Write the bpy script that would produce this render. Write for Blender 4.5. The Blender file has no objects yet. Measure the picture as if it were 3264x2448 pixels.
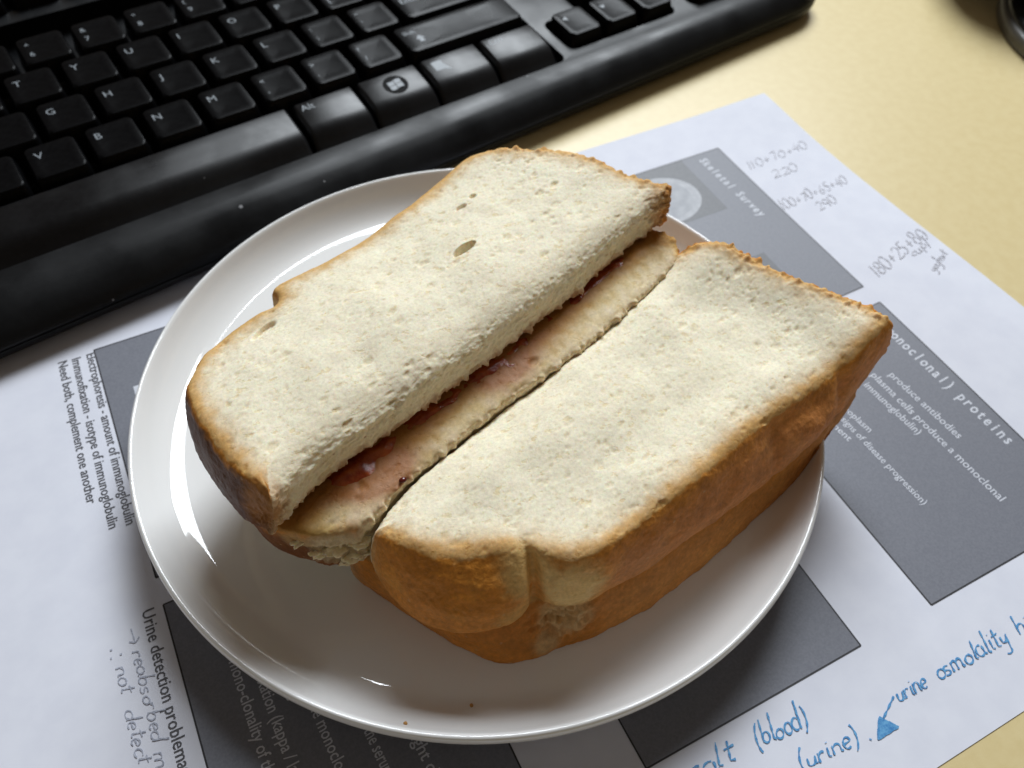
import bpy, bmesh, math, random
import numpy as np
from mathutils import Matrix, Vector, Euler

S = 0.001                                   # everything below is worked out in millimetres
scene = bpy.context.scene
C = scene.collection

# ------------------------------------------------------------------ camera
cam_d = bpy.data.cameras.new('camera')
cam = bpy.data.objects.new('camera', cam_d)
C.objects.link(cam)
cam.location = (-57.50*S, -119.98*S, 193.75*S)
YAW, PITCH, ROLL = math.radians(-29.11), math.radians(37.14), math.radians(2.58)
cam.rotation_euler = (Matrix.Rotation(YAW, 3, 'Z') @ Matrix.Rotation(PITCH, 3, 'X') @ Matrix.Rotation(ROLL, 3, 'Z')).to_euler()
cam_d.sensor_width = 36.0
cam_d.lens = 29.22
cam_d.clip_start = 0.01
cam_d.clip_end = 50.0
cam_d.dof.use_dof = True
cam_d.dof.focus_distance = 0.176
cam_d.dof.aperture_fstop = 20.0
scene.camera = cam

# ------------------------------------------------------------------ world (dim room) and window light
world = bpy.data.worlds.new('World'); scene.world = world
world.use_nodes = True
wn = world.node_tree.nodes; wn.clear()
wbg = wn.new('ShaderNodeBackground'); wout = wn.new('ShaderNodeOutputWorld')
wbg.inputs['Color'].default_value = (1.0, 0.83, 0.65, 1)
wbg.inputs['Strength'].default_value = 0.105
world.node_tree.links.new(wbg.outputs[0], wout.inputs[0])

def area_light(name, az, el, dist, sx, sy, power, color, target=(0.0, 0.0, 0.03)):
    d = bpy.data.lights.new(name, 'AREA'); d.shape = 'RECTANGLE'
    d.size = sx; d.size_y = sy; d.energy = power; d.color = color
    o = bpy.data.objects.new(name, d); C.objects.link(o)
    a, e = math.radians(az), math.radians(el)
    v = Vector((math.sin(a)*math.cos(e), math.cos(a)*math.cos(e), math.sin(e)))
    o.location = Vector(target) + v*dist
    o.rotation_euler = v.to_track_quat('Z', 'Y').to_euler()
    return o
area_light('window_light', 37, 45, 1.9, 0.88, 0.84, 46.0, (0.89, 0.95, 1.0))
area_light('far_window_light', -70, 20, 2.4, 0.6, 0.8, 0.7, (0.62, 0.78, 1.0))

scene.view_settings.view_transform = 'Standard'
scene.view_settings.look = 'None'
scene.view_settings.exposure = 0.0
scene.view_settings.gamma = 1.0
scene.view_settings.use_curve_mapping = False
scene.cycles.use_denoising = True
scene.cycles.max_bounces = 10

# ------------------------------------------------------------------ numeric helpers
rng = np.random.RandomState(7)
PERM = rng.permutation(256).astype(np.int64); PERM = np.concatenate([PERM, PERM])
GRAD = rng.normal(size=(256, 3)); GRAD /= np.linalg.norm(GRAD, axis=1)[:, None]

def perlin(p):
    p = np.asarray(p, float); i = np.floor(p).astype(np.int64); f = p - i; i &= 255
    u = f*f*f*(f*(f*6-15)+10); r = 0
    for a in (0, 1):
        wx = u[:, 0] if a else 1-u[:, 0]
        for b in (0, 1):
            wy = u[:, 1] if b else 1-u[:, 1]
            for c in (0, 1):
                wz = u[:, 2] if c else 1-u[:, 2]
                h = PERM[PERM[PERM[(i[:, 0]+a) & 255]+((i[:, 1]+b) & 255)]+((i[:, 2]+c) & 255)]
                r = r + wx*wy*wz*((GRAD[h]*(f-np.array([a, b, c]))).sum(1))
    return r*1.5

def fbm(p, octv=4, lac=2.03, gain=0.5):
    r, a = 0, 1.0
    p = np.array(p, float)
    for _ in range(octv):
        r = r + a*perlin(p); p = p*lac+17.3; a *= gain
    return r

JX = rng.rand(256, 3); JR = rng.rand(256)
def worley(p):
    p = np.asarray(p, float); i = np.floor(p).astype(np.int64); f = p-i
    best = np.full(len(p), 9.0); rid = np.zeros(len(p))
    for a in (-1, 0, 1):
        for b in (-1, 0, 1):
            for c in (-1, 0, 1):
                h = PERM[PERM[PERM[(i[:, 0]+a) & 255]+((i[:, 1]+b) & 255)]+((i[:, 2]+c) & 255)]
                d = np.sqrt(((JX[h]+np.array([a, b, c])-f)**2).sum(1))
                m = d < best; best = np.where(m, d, best); rid = np.where(m, JR[h], rid)
    return best, rid

def sstep(a, b, x):
    t = np.clip((x-a)/(b-a), 0, 1); return t*t*(3-2*t)

def mix(a, b, t):
    return a*(1-t)+b*t

# ------------------------------------------------------------------ object helpers
def link(o, parent=None):
    C.objects.link(o)
    if parent is not None: o.parent = parent
    return o
def empty(name, loc=(0, 0, 0), rot=(0, 0, 0)):
    o = bpy.data.objects.new(name, None); o.location = Vector(loc)*S; o.rotation_euler = rot
    o.empty_display_size = 0.01
    return link(o)
def tag(o, label=None, cat=None, group=None, kind=None):
    if label: o['label'] = label
    if cat: o['category'] = cat
    if group: o['group'] = group
    if kind: o['kind'] = kind
    return o
def mesh_obj(name, verts, faces, mat, parent=None, origin=(0, 0, 0), smooth=True):
    """verts in mm, in the parent's frame; origin is subtracted so that it becomes the object's location"""
    v = (np.asarray(verts, float)-np.array(origin))*S
    me = bpy.data.meshes.new(name); me.from_pydata(v.tolist(), [], [list(map(int, f)) for f in faces]); me.update()
    if smooth: me.polygons.foreach_set('use_smooth', [True]*len(me.polygons))
    if mat: me.materials.append(mat)
    o = bpy.data.objects.new(name, me); o.location = Vector(origin)*S
    return link(o, parent)

# ------------------------------------------------------------------ materials
def new_mat(name):
    m = bpy.data.materials.new(name); m.use_nodes = True
    nt = m.node_tree; b = nt.nodes['Principled BSDF']
    return m, nt, b
def N(nt, t, **kw):
    n = nt.nodes.new(t)
    for k, v in kw.items():
        if k in n.inputs: n.inputs[k].default_value = v
        else: setattr(n, k, v)
    return n
def L(nt, a, b): nt.links.new(a, b)

def noise_mix(nt, c1, c2, scale, detail=4, lo=0.35, hi=0.65, rough=0.55, coord='Object'):
    tc = N(nt, 'ShaderNodeTexCoord')
    no = N(nt, 'ShaderNodeTexNoise', Scale=scale, Detail=detail, Roughness=rough)
    L(nt, tc.outputs[coord], no.inputs['Vector'])
    mr = N(nt, 'ShaderNodeMapRange'); mr.inputs[1].default_value = lo; mr.inputs[2].default_value = hi
    L(nt, no.outputs['Fac'], mr.inputs[0])
    mx = N(nt, 'ShaderNodeMix', data_type='RGBA')
    mx.inputs[6].default_value = (*c1, 1); mx.inputs[7].default_value = (*c2, 1)
    L(nt, mr.outputs[0], mx.inputs[0])
    return mx.outputs[2], tc
def add_bump(nt, b, tc, scale, dist, strength=1.0, detail=4, prev=None):
    no = N(nt, 'ShaderNodeTexNoise', Scale=scale, Detail=detail, Roughness=0.6)
    L(nt, tc.outputs['Object'], no.inputs['Vector'])
    bp = N(nt, 'ShaderNodeBump', Strength=strength, Distance=dist)
    L(nt, no.outputs['Fac'], bp.inputs['Height'])
    if prev: L(nt, prev.outputs[0], bp.inputs['Normal'])
    L(nt, bp.outputs[0], b.inputs['Normal'])
    return bp

def simple(name, c1, c2, scale, rough, bump=None, spec=0.5, coat=0.0, **kw):
    m, nt, b = new_mat(name)
    col, tc = noise_mix(nt, c1, c2, scale)
    L(nt, col, b.inputs['Base Color'])
    b.inputs['Roughness'].default_value = rough
    b.inputs['Specular IOR Level'].default_value = spec
    b.inputs['Coat Weight'].default_value = coat
    if bump: add_bump(nt, b, tc, bump[0], bump[1], bump[2] if len(bump) > 2 else 0.5)
    return m

M_desk = simple('desk_laminate', (0.70, 0.565, 0.29), (0.735, 0.605, 0.325), 260, 0.36, (1500, 0.00005, 0.25), spec=0.45)
M_paper = simple('paper', (0.72, 0.735, 0.82), (0.76, 0.775, 0.855), 120, 0.75, (2500, 0.00002, 0.3), spec=0.3)
M_slide = simple('printed_grey', (0.175, 0.182, 0.215), (0.21, 0.217, 0.25), 1800, 0.5, spec=0.4)
M_slide_line = simple('printed_frame', (0.02, 0.02, 0.025), (0.03, 0.03, 0.035), 800, 0.5)
M_slide_dark = simple('printed_dark_grey', (0.085, 0.088, 0.10), (0.11, 0.113, 0.125), 900, 0.5)
M_slide_light = simple('printed_light_grey', (0.30, 0.31, 0.34), (0.40, 0.41, 0.44), 500, 0.5)
M_slide_text = simple('print_white', (0.60, 0.62, 0.69), (0.68, 0.70, 0.76), 1500, 0.6)
M_black_text = simple('print_black', (0.06, 0.06, 0.07), (0.12, 0.12, 0.135), 1500, 0.5)
M_pencil = simple('pencil', (0.32, 0.31, 0.33), (0.60, 0.60, 0.67), 2200, 0.5)
M_greyink = simple('grey_ink', (0.27, 0.29, 0.36), (0.55, 0.58, 0.68), 2200, 0.5)
M_blueink = simple('blue_ink', (0.04, 0.21, 0.50), (0.14, 0.40, 0.68), 1500, 0.45)
M_plate = simple('porcelain', (0.85, 0.85, 0.845), (0.865, 0.865, 0.86), 40, 0.06, (60, 0.00004, 0.25), spec=0.55, coat=0.3)
M_key = simple('key_plastic', (0.002, 0.002, 0.0025), (0.004, 0.004, 0.0045), 600, 0.30, (3500, 0.00003, 0.35), spec=0.07)
M_case = simple('case_plastic', (0.003, 0.0035, 0.0045), (0.005, 0.0055, 0.0065), 500, 0.38, (2600, 0.00004, 0.6), spec=0.27)
M_well = simple('well_plastic', (0.004, 0.004, 0.004), (0.006, 0.006, 0.006), 500, 0.6)
M_fkey = simple('front_key_plastic', (0.003, 0.003, 0.004), (0.005, 0.005, 0.006), 600, 0.36, (3500, 0.00003, 0.4), spec=0.32)
M_legend = simple('legend_print', (0.20, 0.225, 0.25), (0.25, 0.275, 0.30), 1200, 0.5)
M_disc = simple('logo_disc', (0.004, 0.004, 0.004), (0.006, 0.006, 0.006), 600, 0.7, spec=0.1)
M_stand = simple('stand_black', (0.006, 0.006, 0.007), (0.010, 0.010, 0.011), 400, 0.25)
M_rimgrey = simple('stand_edge', (0.10, 0.095, 0.085), (0.13, 0.125, 0.115), 400, 0.35)

def dust(m, scale, col=(0.25, 0.25, 0.26)):
    nt = m.node_tree; b = nt.nodes['Principled BSDF']; src = b.inputs['Base Color'].links[0].from_socket
    tc = N(nt, 'ShaderNodeTexCoord'); v = N(nt, 'ShaderNodeTexVoronoi', Scale=scale); L(nt, tc.outputs['Object'], v.inputs['Vector'])
    sc = N(nt, 'ShaderNodeSeparateColor'); L(nt, v.outputs['Color'], sc.inputs[0])
    lim = N(nt, 'ShaderNodeMath', operation='MULTIPLY'); L(nt, sc.outputs[0], lim.inputs[0]); lim.inputs[1].default_value = 0.055
    lt = N(nt, 'ShaderNodeMath', operation='LESS_THAN'); L(nt, v.outputs['Distance'], lt.inputs[0]); L(nt, lim.outputs[0], lt.inputs[1])
    mx = N(nt, 'ShaderNodeMix', data_type='RGBA'); L(nt, lt.outputs[0], mx.inputs[0]); L(nt, src, mx.inputs[6]); mx.inputs[7].default_value = (*col, 1)
    L(nt, mx.outputs[2], b.inputs['Base Color'])
    n = N(nt, 'ShaderNodeTexNoise', Scale=45, Detail=5); L(nt, tc.outputs['Object'], n.inputs['Vector'])
    r0 = b.inputs['Roughness'].default_value
    mr = N(nt, 'ShaderNodeMapRange'); mr.inputs[1].default_value = 0.35; mr.inputs[2].default_value = 0.65; mr.inputs[3].default_value = r0*0.75; mr.inputs[4].default_value = r0*1.35
    L(nt, n.outputs['Fac'], mr.inputs[0]); L(nt, mr.outputs[0], b.inputs['Roughness'])
for m_ in (M_case, M_fkey): dust(m_, 90)
dust(M_key, 120)

def bread_material(name, sss, crumb):
    m, nt, b = new_mat(name)
    at = N(nt, 'ShaderNodeVertexColor', layer_name='Col')
    ga = N(nt, 'ShaderNodeAttribute', attribute_name='gloss')
    tc = N(nt, 'ShaderNodeTexCoord')
    n1 = N(nt, 'ShaderNodeTexNoise', Scale=1500 if crumb else 900, Detail=5, Roughness=0.65)
    L(nt, tc.outputs['Object'], n1.inputs['Vector'])
    mr = N(nt, 'ShaderNodeMapRange'); mr.inputs[1].default_value = 0.3; mr.inputs[2].default_value = 0.7
    mr.inputs[3].default_value = 0.84 if crumb else 0.80; mr.inputs[4].default_value = 1.08 if crumb else 1.18
    L(nt, n1.outputs['Fac'], mr.inputs[0])
    vm = N(nt, 'ShaderNodeVectorMath', operation='SCALE')
    L(nt, at.outputs['Color'], vm.inputs[0]); L(nt, mr.outputs[0], vm.inputs['Scale'])
    L(nt, vm.outputs[0], b.inputs['Base Color'])
    rr = N(nt, 'ShaderNodeMapRange'); rr.inputs[3].default_value = 0.72; rr.inputs[4].default_value = 0.22
    L(nt, ga.outputs['Fac'], rr.inputs[0]); L(nt, rr.outputs[0], b.inputs['Roughness'])
    b.inputs['Specular IOR Level'].default_value = 0.30 if crumb else 0.28
    b.inputs['Subsurface Weight'].default_value = sss
    b.inputs['Subsurface Radius'].default_value = (1.0, 0.62, 0.34)
    b.inputs['Subsurface Scale'].default_value = 0.0016
    if crumb:
        # fine open crumb: small stretched pores and threads below the resolution of the mesh
        mp = N(nt, 'ShaderNodeMapping'); mp.inputs['Scale'].default_value = (0.8, 1.0, 0.9); mp.inputs['Rotation'].default_value = (0, 0, 0.5)
        L(nt, tc.outputs['Object'], mp.inputs['Vector'])
        nv = N(nt, 'ShaderNodeTexNoise', Scale=520, Detail=3.5, Roughness=0.62); L(nt, mp.outputs[0], nv.inputs['Vector'])
        pore = N(nt, 'ShaderNodeMapRange', interpolation_type='SMOOTHSTEP'); pore.inputs[1].default_value = 0.415; pore.inputs[2].default_value = 0.33
        pore.inputs[3].default_value = 0.0; pore.inputs[4].default_value = 1.0
        L(nt, nv.outputs['Fac'], pore.inputs[0])
        n2 = N(nt, 'ShaderNodeTexNoise', Scale=1900, Detail=5, Roughness=0.72); L(nt, tc.outputs['Object'], n2.inputs['Vector'])
        hh = N(nt, 'ShaderNodeMath', operation='MULTIPLY_ADD'); L(nt, pore.outputs[0], hh.inputs[0]); hh.inputs[1].default_value = -0.7; L(nt, n2.outputs['Fac'], hh.inputs[2])
        b2 = N(nt, 'ShaderNodeBump', Strength=0.40, Distance=0.00022); L(nt, hh.outputs[0], b2.inputs['Height'])
        L(nt, b2.outputs[0], b.inputs['Normal'])
        # pore shade painted as a darker multiply, in the crumb's yellower, moister tone
        mxp = N(nt, 'ShaderNodeMix', data_type='RGBA', blend_type='MULTIPLY'); mxp.inputs[7].default_value = (0.93, 0.87, 0.74, 1)
        L(nt, pore.outputs[0], mxp.inputs[0]); L(nt, vm.outputs[0], mxp.inputs[6]); L(nt, mxp.outputs[2], b.inputs['Base Color'])
    else:
        n2 = N(nt, 'ShaderNodeTexNoise', Scale=1500, Detail=5, Roughness=0.65); L(nt, tc.outputs['Object'], n2.inputs['Vector'])
        n3 = N(nt, 'ShaderNodeTexNoise', Scale=330, Detail=4, Roughness=0.6, Distortion=1.2); L(nt, tc.outputs['Object'], n3.inputs['Vector'])
        b1 = N(nt, 'ShaderNodeBump', Strength=0.35, Distance=0.0009); L(nt, n3.outputs['Fac'], b1.inputs['Height'])
        b2 = N(nt, 'ShaderNodeBump', Strength=0.55, Distance=0.0003); L(nt, n2.outputs['Fac'], b2.inputs['Height']); L(nt, b1.outputs[0], b2.inputs['Normal'])
        L(nt, b2.outputs[0], b.inputs['Normal'])
    return m
M_crumb = bread_material('bread_crumb', 0.45, True)
M_crust = bread_material('bread_crust', 0.08, False)

m, nt, b = new_mat('jam')
col, tc = noise_mix(nt, (0.26, 0.032, 0.006), (0.46, 0.105, 0.018), 350)
L(nt, col, b.inputs['Base Color'])
b.inputs['Roughness'].default_value = 0.12
b.inputs['Subsurface Weight'].default_value = 0.5
b.inputs['Subsurface Radius'].default_value = (1.0, 0.25, 0.12)
b.inputs['Subsurface Scale'].default_value = 0.0015
add_bump(nt, b, tc, 1000, 0.0003, 0.6)
M_jam = m
M_seed = simple('jam_seed', (0.06, 0.006, 0.004), (0.12, 0.01, 0.006), 900, 0.1)

# ================================================================== desk
bm = bmesh.new()
bmesh.ops.create_grid(bm, x_segments=1, y_segments=1, size=1.2)
me = bpy.data.meshes.new('desk'); bm.to_mesh(me); bm.free()
me.materials.append(M_desk)
desk = bpy.data.objects.new('desk', me); link(desk)
tag(desk, kind='structure')

# ================================================================== handout sheet
PX_TOP, PX_BOT, PY_L, PY_R = 171.0, -108.4-0.0, 93.6, -126.6   # page top edge (x), page bottom (x), page left and right (y)
def paper_z(x, y):
    x = np.asarray(x, float); y = np.asarray(y, float)
    return 0.25 + 4.6*sstep(60, -60, y)*sstep(105, 176, x)**1.3 + 1.0*sstep(60, 95, y)*sstep(130, 175, x)
def grid_patch(x0, x1, y0, y1, nx, ny, lift):
    xs = np.linspace(x0, x1, nx+1); ys = np.linspace(y0, y1, ny+1)
    X, Y = np.meshgrid(xs, ys, indexing='ij')
    V = np.stack([X.ravel(), Y.ravel(), (paper_z(X, Y)+lift).ravel()], 1)
    F = []
    for i in range(nx):
        for j in range(ny):
            a = i*(ny+1)+j
            F.append((a, a+ny+1, a+ny+2, a+1))
    return V, F
V, F = grid_patch(-138.0, PX_TOP, PY_R, PY_L, 80, 60, 0.0)
sheet = mesh_obj('handout_sheet', V, F, M_paper)
sol = sheet.modifiers.new('thickness', 'SOLIDIFY'); sol.thickness = 0.00012; sol.offset = -1
es = sheet.modifiers.new('crisp_edge', 'EDGE_SPLIT'); es.split_angle = math.radians(40)
tag(sheet, 'white printed handout sheet with grey slides and notes under the plate', 'paper')

def print_rect(name, x0, x1, y0, y1, mat, parent, lift):
    n = max(1, int(abs(x1-x0)/4)); k = max(1, int(abs(y1-y0)/4))
    V, F = grid_patch(min(x0, x1), max(x0, x1), min(y0, y1), max(y0, y1), n, k, lift)
    return mesh_obj(name, V, F, mat, parent)
def print_frame(name, x0, x1, y0, y1, w, mat, parent, lift):
    Vs, Fs = [], []; o = 0
    for a in ((x0, x1, y0-w/2, y0+w/2), (x0, x1, y1-w/2, y1+w/2), (x0-w/2, x0+w/2, y0, y1), (x1-w/2, x1+w/2, y0, y1)):
        V, F = grid_patch(a[0], a[1], a[2], a[3], max(1, int((a[1]-a[0])/4)), max(1, int((a[3]-a[2])/4)), lift)
        Vs.append(V); Fs += [tuple(i+o for i in f) for f in F]; o += len(V)
    return mesh_obj(name, np.concatenate(Vs), Fs, mat, parent)

# slides: columns along -y, rows along -x
COL = [(73.3, -6.9), (-14.6, -98.0)]
ROW = [(134.1, 75.8), (53.1, -7.6), (-31.9, -91.9)]
slides = {}
for ci, (ya, yb) in enumerate(COL):
    for ri, (xa, xb) in enumerate(ROW):
        s = print_rect('slide_panel', xb, xa, yb, ya, M_slide, sheet, 0.06)
        print_frame('slide_border', xb, xa, yb, ya, 0.40, M_slide_line, s, 0.09)
        slides[(ci, ri)] = s

# ------------------------------------------------------------------ lettering
_glyph = {}
def text_geo(body, bold=0.0):
    if (body, bold) in _glyph: return _glyph[(body, bold)]
    cu = bpy.data.curves.new('lettering', 'FONT'); cu.body = body; cu.size = 1.0; cu.resolution_u = 2; cu.offset = bold
    o = bpy.data.objects.new('lettering', cu); C.objects.link(o)
    dg = bpy.context.evaluated_depsgraph_get()
    me = bpy.data.meshes.new_from_object(o.evaluated_get(dg))
    v = np.zeros(len(me.vertices)*3); me.vertices.foreach_get('co', v)
    v = v.reshape(-1, 3)[:, :2]; f = [tuple(p.vertices) for p in me.polygons]
    bpy.data.objects.remove(o); bpy.data.curves.remove(cu); bpy.data.meshes.remove(me)
    _glyph[(body, bold)] = (v, f)
    return v, f
def mono_geo(body, adv=0.62):
    Vs, Fs = [], []; o = 0
    for i, ch in enumerate(body):
        if ch == ' ': continue
        v, f = text_geo(ch, 0.022)
        v = v.copy(); w = v[:, 0].max()-v[:, 0].min()
        v[:, 0] += i*adv + adv/2 - (v[:, 0].max()+v[:, 0].min())/2
        Vs.append(v); Fs += [tuple(k+o for k in q) for q in f]; o += len(v)
    return np.concatenate(Vs), Fs
def printed_line(body, start, end, height, mat, parent, mono=False, lift=0.11):
    """start/end: where the line begins and ends on the page (x, y), on the middle of the letters; height = cap height"""
    v, f = mono_geo(body) if mono else text_geo(body, 0.008)
    v = v.copy(); x0, x1 = v[:, 0].min(), v[:, 0].max()
    a, b_ = np.array(start, float), np.array(end, float)
    d = b_-a; ln = np.linalg.norm(d); d /= ln; up = np.array([-d[1], d[0]])
    v[:, 0] = (v[:, 0]-x0)/(x1-x0)*ln
    v[:, 1] = (v[:, 1]/0.72-0.42)*height
    P = a + v[:, :1]*d + v[:, 1:]*up
    V = np.column_stack([P, paper_z(P[:, 0], P[:, 1])+lift])
    return mesh_obj('printed_line', V, f, mat, parent, smooth=False)

def ext(vis, full, a, b_):
    """the visible tail `vis` of the line `full` runs from a to b_: start of the whole line"""
    k = len(full)/len(vis); a = np.array(a); b_ = np.array(b_)
    return tuple(b_-(b_-a)*k)
A, B2, F3, C3 = slides[(0, 0)], slides[(1, 0)], slides[(1, 2)], slides[(0, 2)]
printed_line('Skeletal Survey', (124.6, 70.2), (126.2, 35.4), 3.4, M_slide_text, A, mono=True)
for full, vis, a, e, h, mono in [
    ('(monoclonal) proteins', 'noclonal) proteins', (128.9, -29.2), (130.4, -72.2), 3.6, True),
    ('produce antibodies', 'roduce antibodies', (117.6, -39.6), (119.4, -64.4), 2.6, False),
    ('plasma cells produce a monoclonal', 'ma cells produce a monoclonal', (112.9, -41.7), (114.8, -84.5), 2.6, False),
    ('immunoglobulin)', 'unoglobulin)', (108.5, -41.8), (110.0, -58.2), 2.6, False),
    ('neoplasm', 'lasm', (97.2, -45.9), (97.9, -51.4), 2.3, False),
    ('signs of disease progression)', 'ns of disease progression)', (93.7, -47.7), (95.0, -76.0), 2.3, False),
    ('treatment', 'nt', (90.2, -48.2), (90.6, -51.2), 2.3, False)]:
    printed_line(full, ext(vis, full, a, e), e, h, M_slide_text, B2, mono)
for full, a, e, h in [
    ('Demonstrate mono-clonality of the protein', (-80.6, -16.5), (-80.4, -74.5), 2.9),
    ('Immunofixation (kappa / lambda)', (-76.2, -30.5), (-75.4, -72.5), 2.9),
    ('discriminate', (-71.9, -33.0), (-71.2, -49.6), 2.9),
    ('Size the monoclonal band', (-67.6, -46.0), (-66.0, -79.0), 2.9),
    ('in the serum protein', (-58.4, -60.6), (-57.2, -83.0), 2.9),
    ('light chains', (-49.6, -68.6), (-48.6, -85.0), 2.9)]:
    printed_line(full, a, e, h, M_slide_text, F3)
for full, a, e, h in [
    ('Electrophoresis - amount of immunoglobulin', (-93.1, 72.4), (-94.3, 10.6), 2.7),
    ('Immunofixation - isotype of immunoglobulin', (-97.2, 72.4), (-98.4, 11.4), 2.7),
    ('Need both, complement one another', (-101.0, 72.8), (-102.0, 21.1), 2.7),
    ('Urine detection problematic', (-95.6, -14.2), (-96.4, -56.8), 3.0)]:
    printed_line(full, a, e, h, M_black_text, sheet)
# the x-ray pictures printed on the first slide, and the pale box on the third
print_rect('printed_picture', 92.0, 117.2, 43.8, 73.0, M_slide_dark, A, 0.08)
th = np.linspace(0, 2*np.pi, 40, endpoint=False)
ex = np.stack([98.5+14.6*np.cos(th), 57.0+11.8*np.sin(th)], 1)
V = np.column_stack([ex, paper_z(ex[:, 0], ex[:, 1])+0.10]); V = np.vstack([V, [98.5, 57.0, float(paper_z(98.5, 57.0))+0.10]])
mesh_obj('printed_skull', V, [(i, (i+1) % 40, 40) for i in range(40)], M_slide_light, A)
ex2 = np.stack([97.5+12.4*np.cos(th), 57.0+10.0*np.sin(th)], 1)
V = np.column_stack([ex2, paper_z(ex2[:, 0], ex2[:, 1])+0.12]); V = np.vstack([V, [97.5, 57.0, float(paper_z(97.5, 57.0))+0.12]])
M_skull_in = simple('printed_mid_grey', (0.22, 0.23, 0.26), (0.36, 0.37, 0.40), 160, 0.5)
mesh_obj('printed_skull', V, [(i, (i+1) % 40, 40) for i in range(40)], M_skull_in, A)
print_rect('printed_picture', 92.0, 115.0, -1.0, 20.5, M_slide_dark, A, 0.08)
print_rect('printed_picture', -84.5, -60.0, 20.0, 54.6, M_slide_text, C3, 0.08)

# ------------------------------------------------------------------ handwriting (single-stroke letters)
def arc(cx, cy, rx, ry, a0, a1, n=10):
    t = np.radians(np.linspace(a0, a1, n)); return [(cx+rx*math.cos(q), cy+ry*math.sin(q)) for q in t]
HW = {
 '0': (0.75, [arc(.35, .5, .32, .5, 80, 440, 16)]), '1': (0.45, [[(.2, 1.0), (.15, 0)]]),
 '2': (0.75, [arc(.33, .72, .28, .28, 160, -40, 9)+[(.05, 0), (.65, .04)]]),
 '4': (0.75, [[(.45, 1), (.05, .35), (.65, .38)], [(.5, .7), (.42, -.05)]]),
 '5': (0.75, [[(.65, 1), (.25, 1), (.18, .55)]+arc(.3, .3, .28, .3, 80, -150, 9)]),
 '6': (0.75, [[(.55, 1), (.2, .6)]+arc(.33, .27, .26, .27, 170, 530, 12)]),
 '7': (0.75, [[(.08, .95), (.62, 1), (.28, 0)]]),
 '8': (0.75, [arc(.35, .74, .22, .25, 270, 630, 12)+arc(.35, .25, .28, .25, 90, -270, 12)]),
 '9': (0.75, [arc(.35, .7, .26, .28, 0, 360, 12)+[(.55, 0)]]),
 '+': (0.85, [[(.15, .45), (.65, .47)], [(.4, .72), (.38, .2)]]), '/': (0.4, [[(.35, 1.3), (.0, -.2)]]),
 'a': (0.6, [arc(.28, .26, .24, .26, 60, 400, 12)+[(.5, .06), (.62, .02)]]),
 'b': (0.6, [[(.1, 1.1), (.08, .05)]+arc(.3, .25, .22, .24, 200, 520, 12)]),
 'c': (0.5, [arc(.28, .25, .24, .26, 50, 320, 10)]),
 'd': (0.62, [arc(.26, .25, .24, .25, 40, 380, 12)+[(.54, 1.15), (.5, .0)]]),
 'e': (0.52, [[(.06, .24), (.42, .3)]+arc(.26, .26, .2, .26, 20, 310, 10)]),
 'g': (0.6, [arc(.28, .26, .24, .25, 40, 380, 12)+[(.48, -.4)]+arc(.26, -.42, .22, .16, 0, -160, 6)]),
 'h': (0.6, [[(.12, 1.1), (.08, 0)], [(.09, .3)]+arc(.3, .32, .17, .2, 150, 0, 6)+[(.46, 0)]]),
 'i': (0.3, [[(.14, .5), (.13, .08), (.26, .02)], [(.17, .76), (.18, .72)]]),
 'l': (0.3, [[(.16, 1.15), (.1, .08), (.24, .02)]]),
 'm': (0.9, [[(.05, .5), (.06, 0)], [(.06, .34)]+arc(.22, .34, .14, .16, 150, 0, 6)+[(.36, 0)], [(.37, .34)]+arc(.54, .34, .15, .16, 150, 0, 6)+[(.7, .02), (.82, .05)]]),
 'n': (0.6, [[(.05, .5), (.07, 0)], [(.07, .32)]+arc(.28, .32, .18, .18, 150, 0, 6)+[(.48, .03), (.58, .05)]]),
 'o': (0.55, [arc(.27, .25, .23, .25, 80, 440, 14)]),
 'p': (0.6, [[(.08, .5), (.04, -.5)], arc(.28, .26, .22, .24, 170, -170, 10)]),
 'r': (0.45, [[(.05, .5), (.08, .0)], [(.08, .3)]+arc(.26, .3, .16, .2, 150, 40, 5)]),
 's': (0.5, [arc(.27, .38, .17, .12, 40, 220, 6)+arc(.25, .13, .19, .13, 80, -140, 7)]),
 't': (0.42, [[(.18, .95), (.14, .08), (.32, .03)], [(.0, .62), (.38, .66)]]),
 'u': (0.6, [[(.06, .5), (.08, .1)]+arc(.25, .12, .17, .12, 200, 340, 5)+[(.46, .5), (.46, .03), (.58, .03)]]),
 'y': (0.6, [[(.06, .5), (.1, .15), (.3, .1), (.46, .5)], [(.46, .5), (.4, -.35)]+arc(.22, -.38, .2, .15, 0, -150, 6)]),
 '(': (0.4, [arc(.55, .4, .45, .85, 125, 235, 8)]), ')': (0.4, [arc(-.15, .4, .45, .85, 55, -55, 8)]),
}
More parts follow.
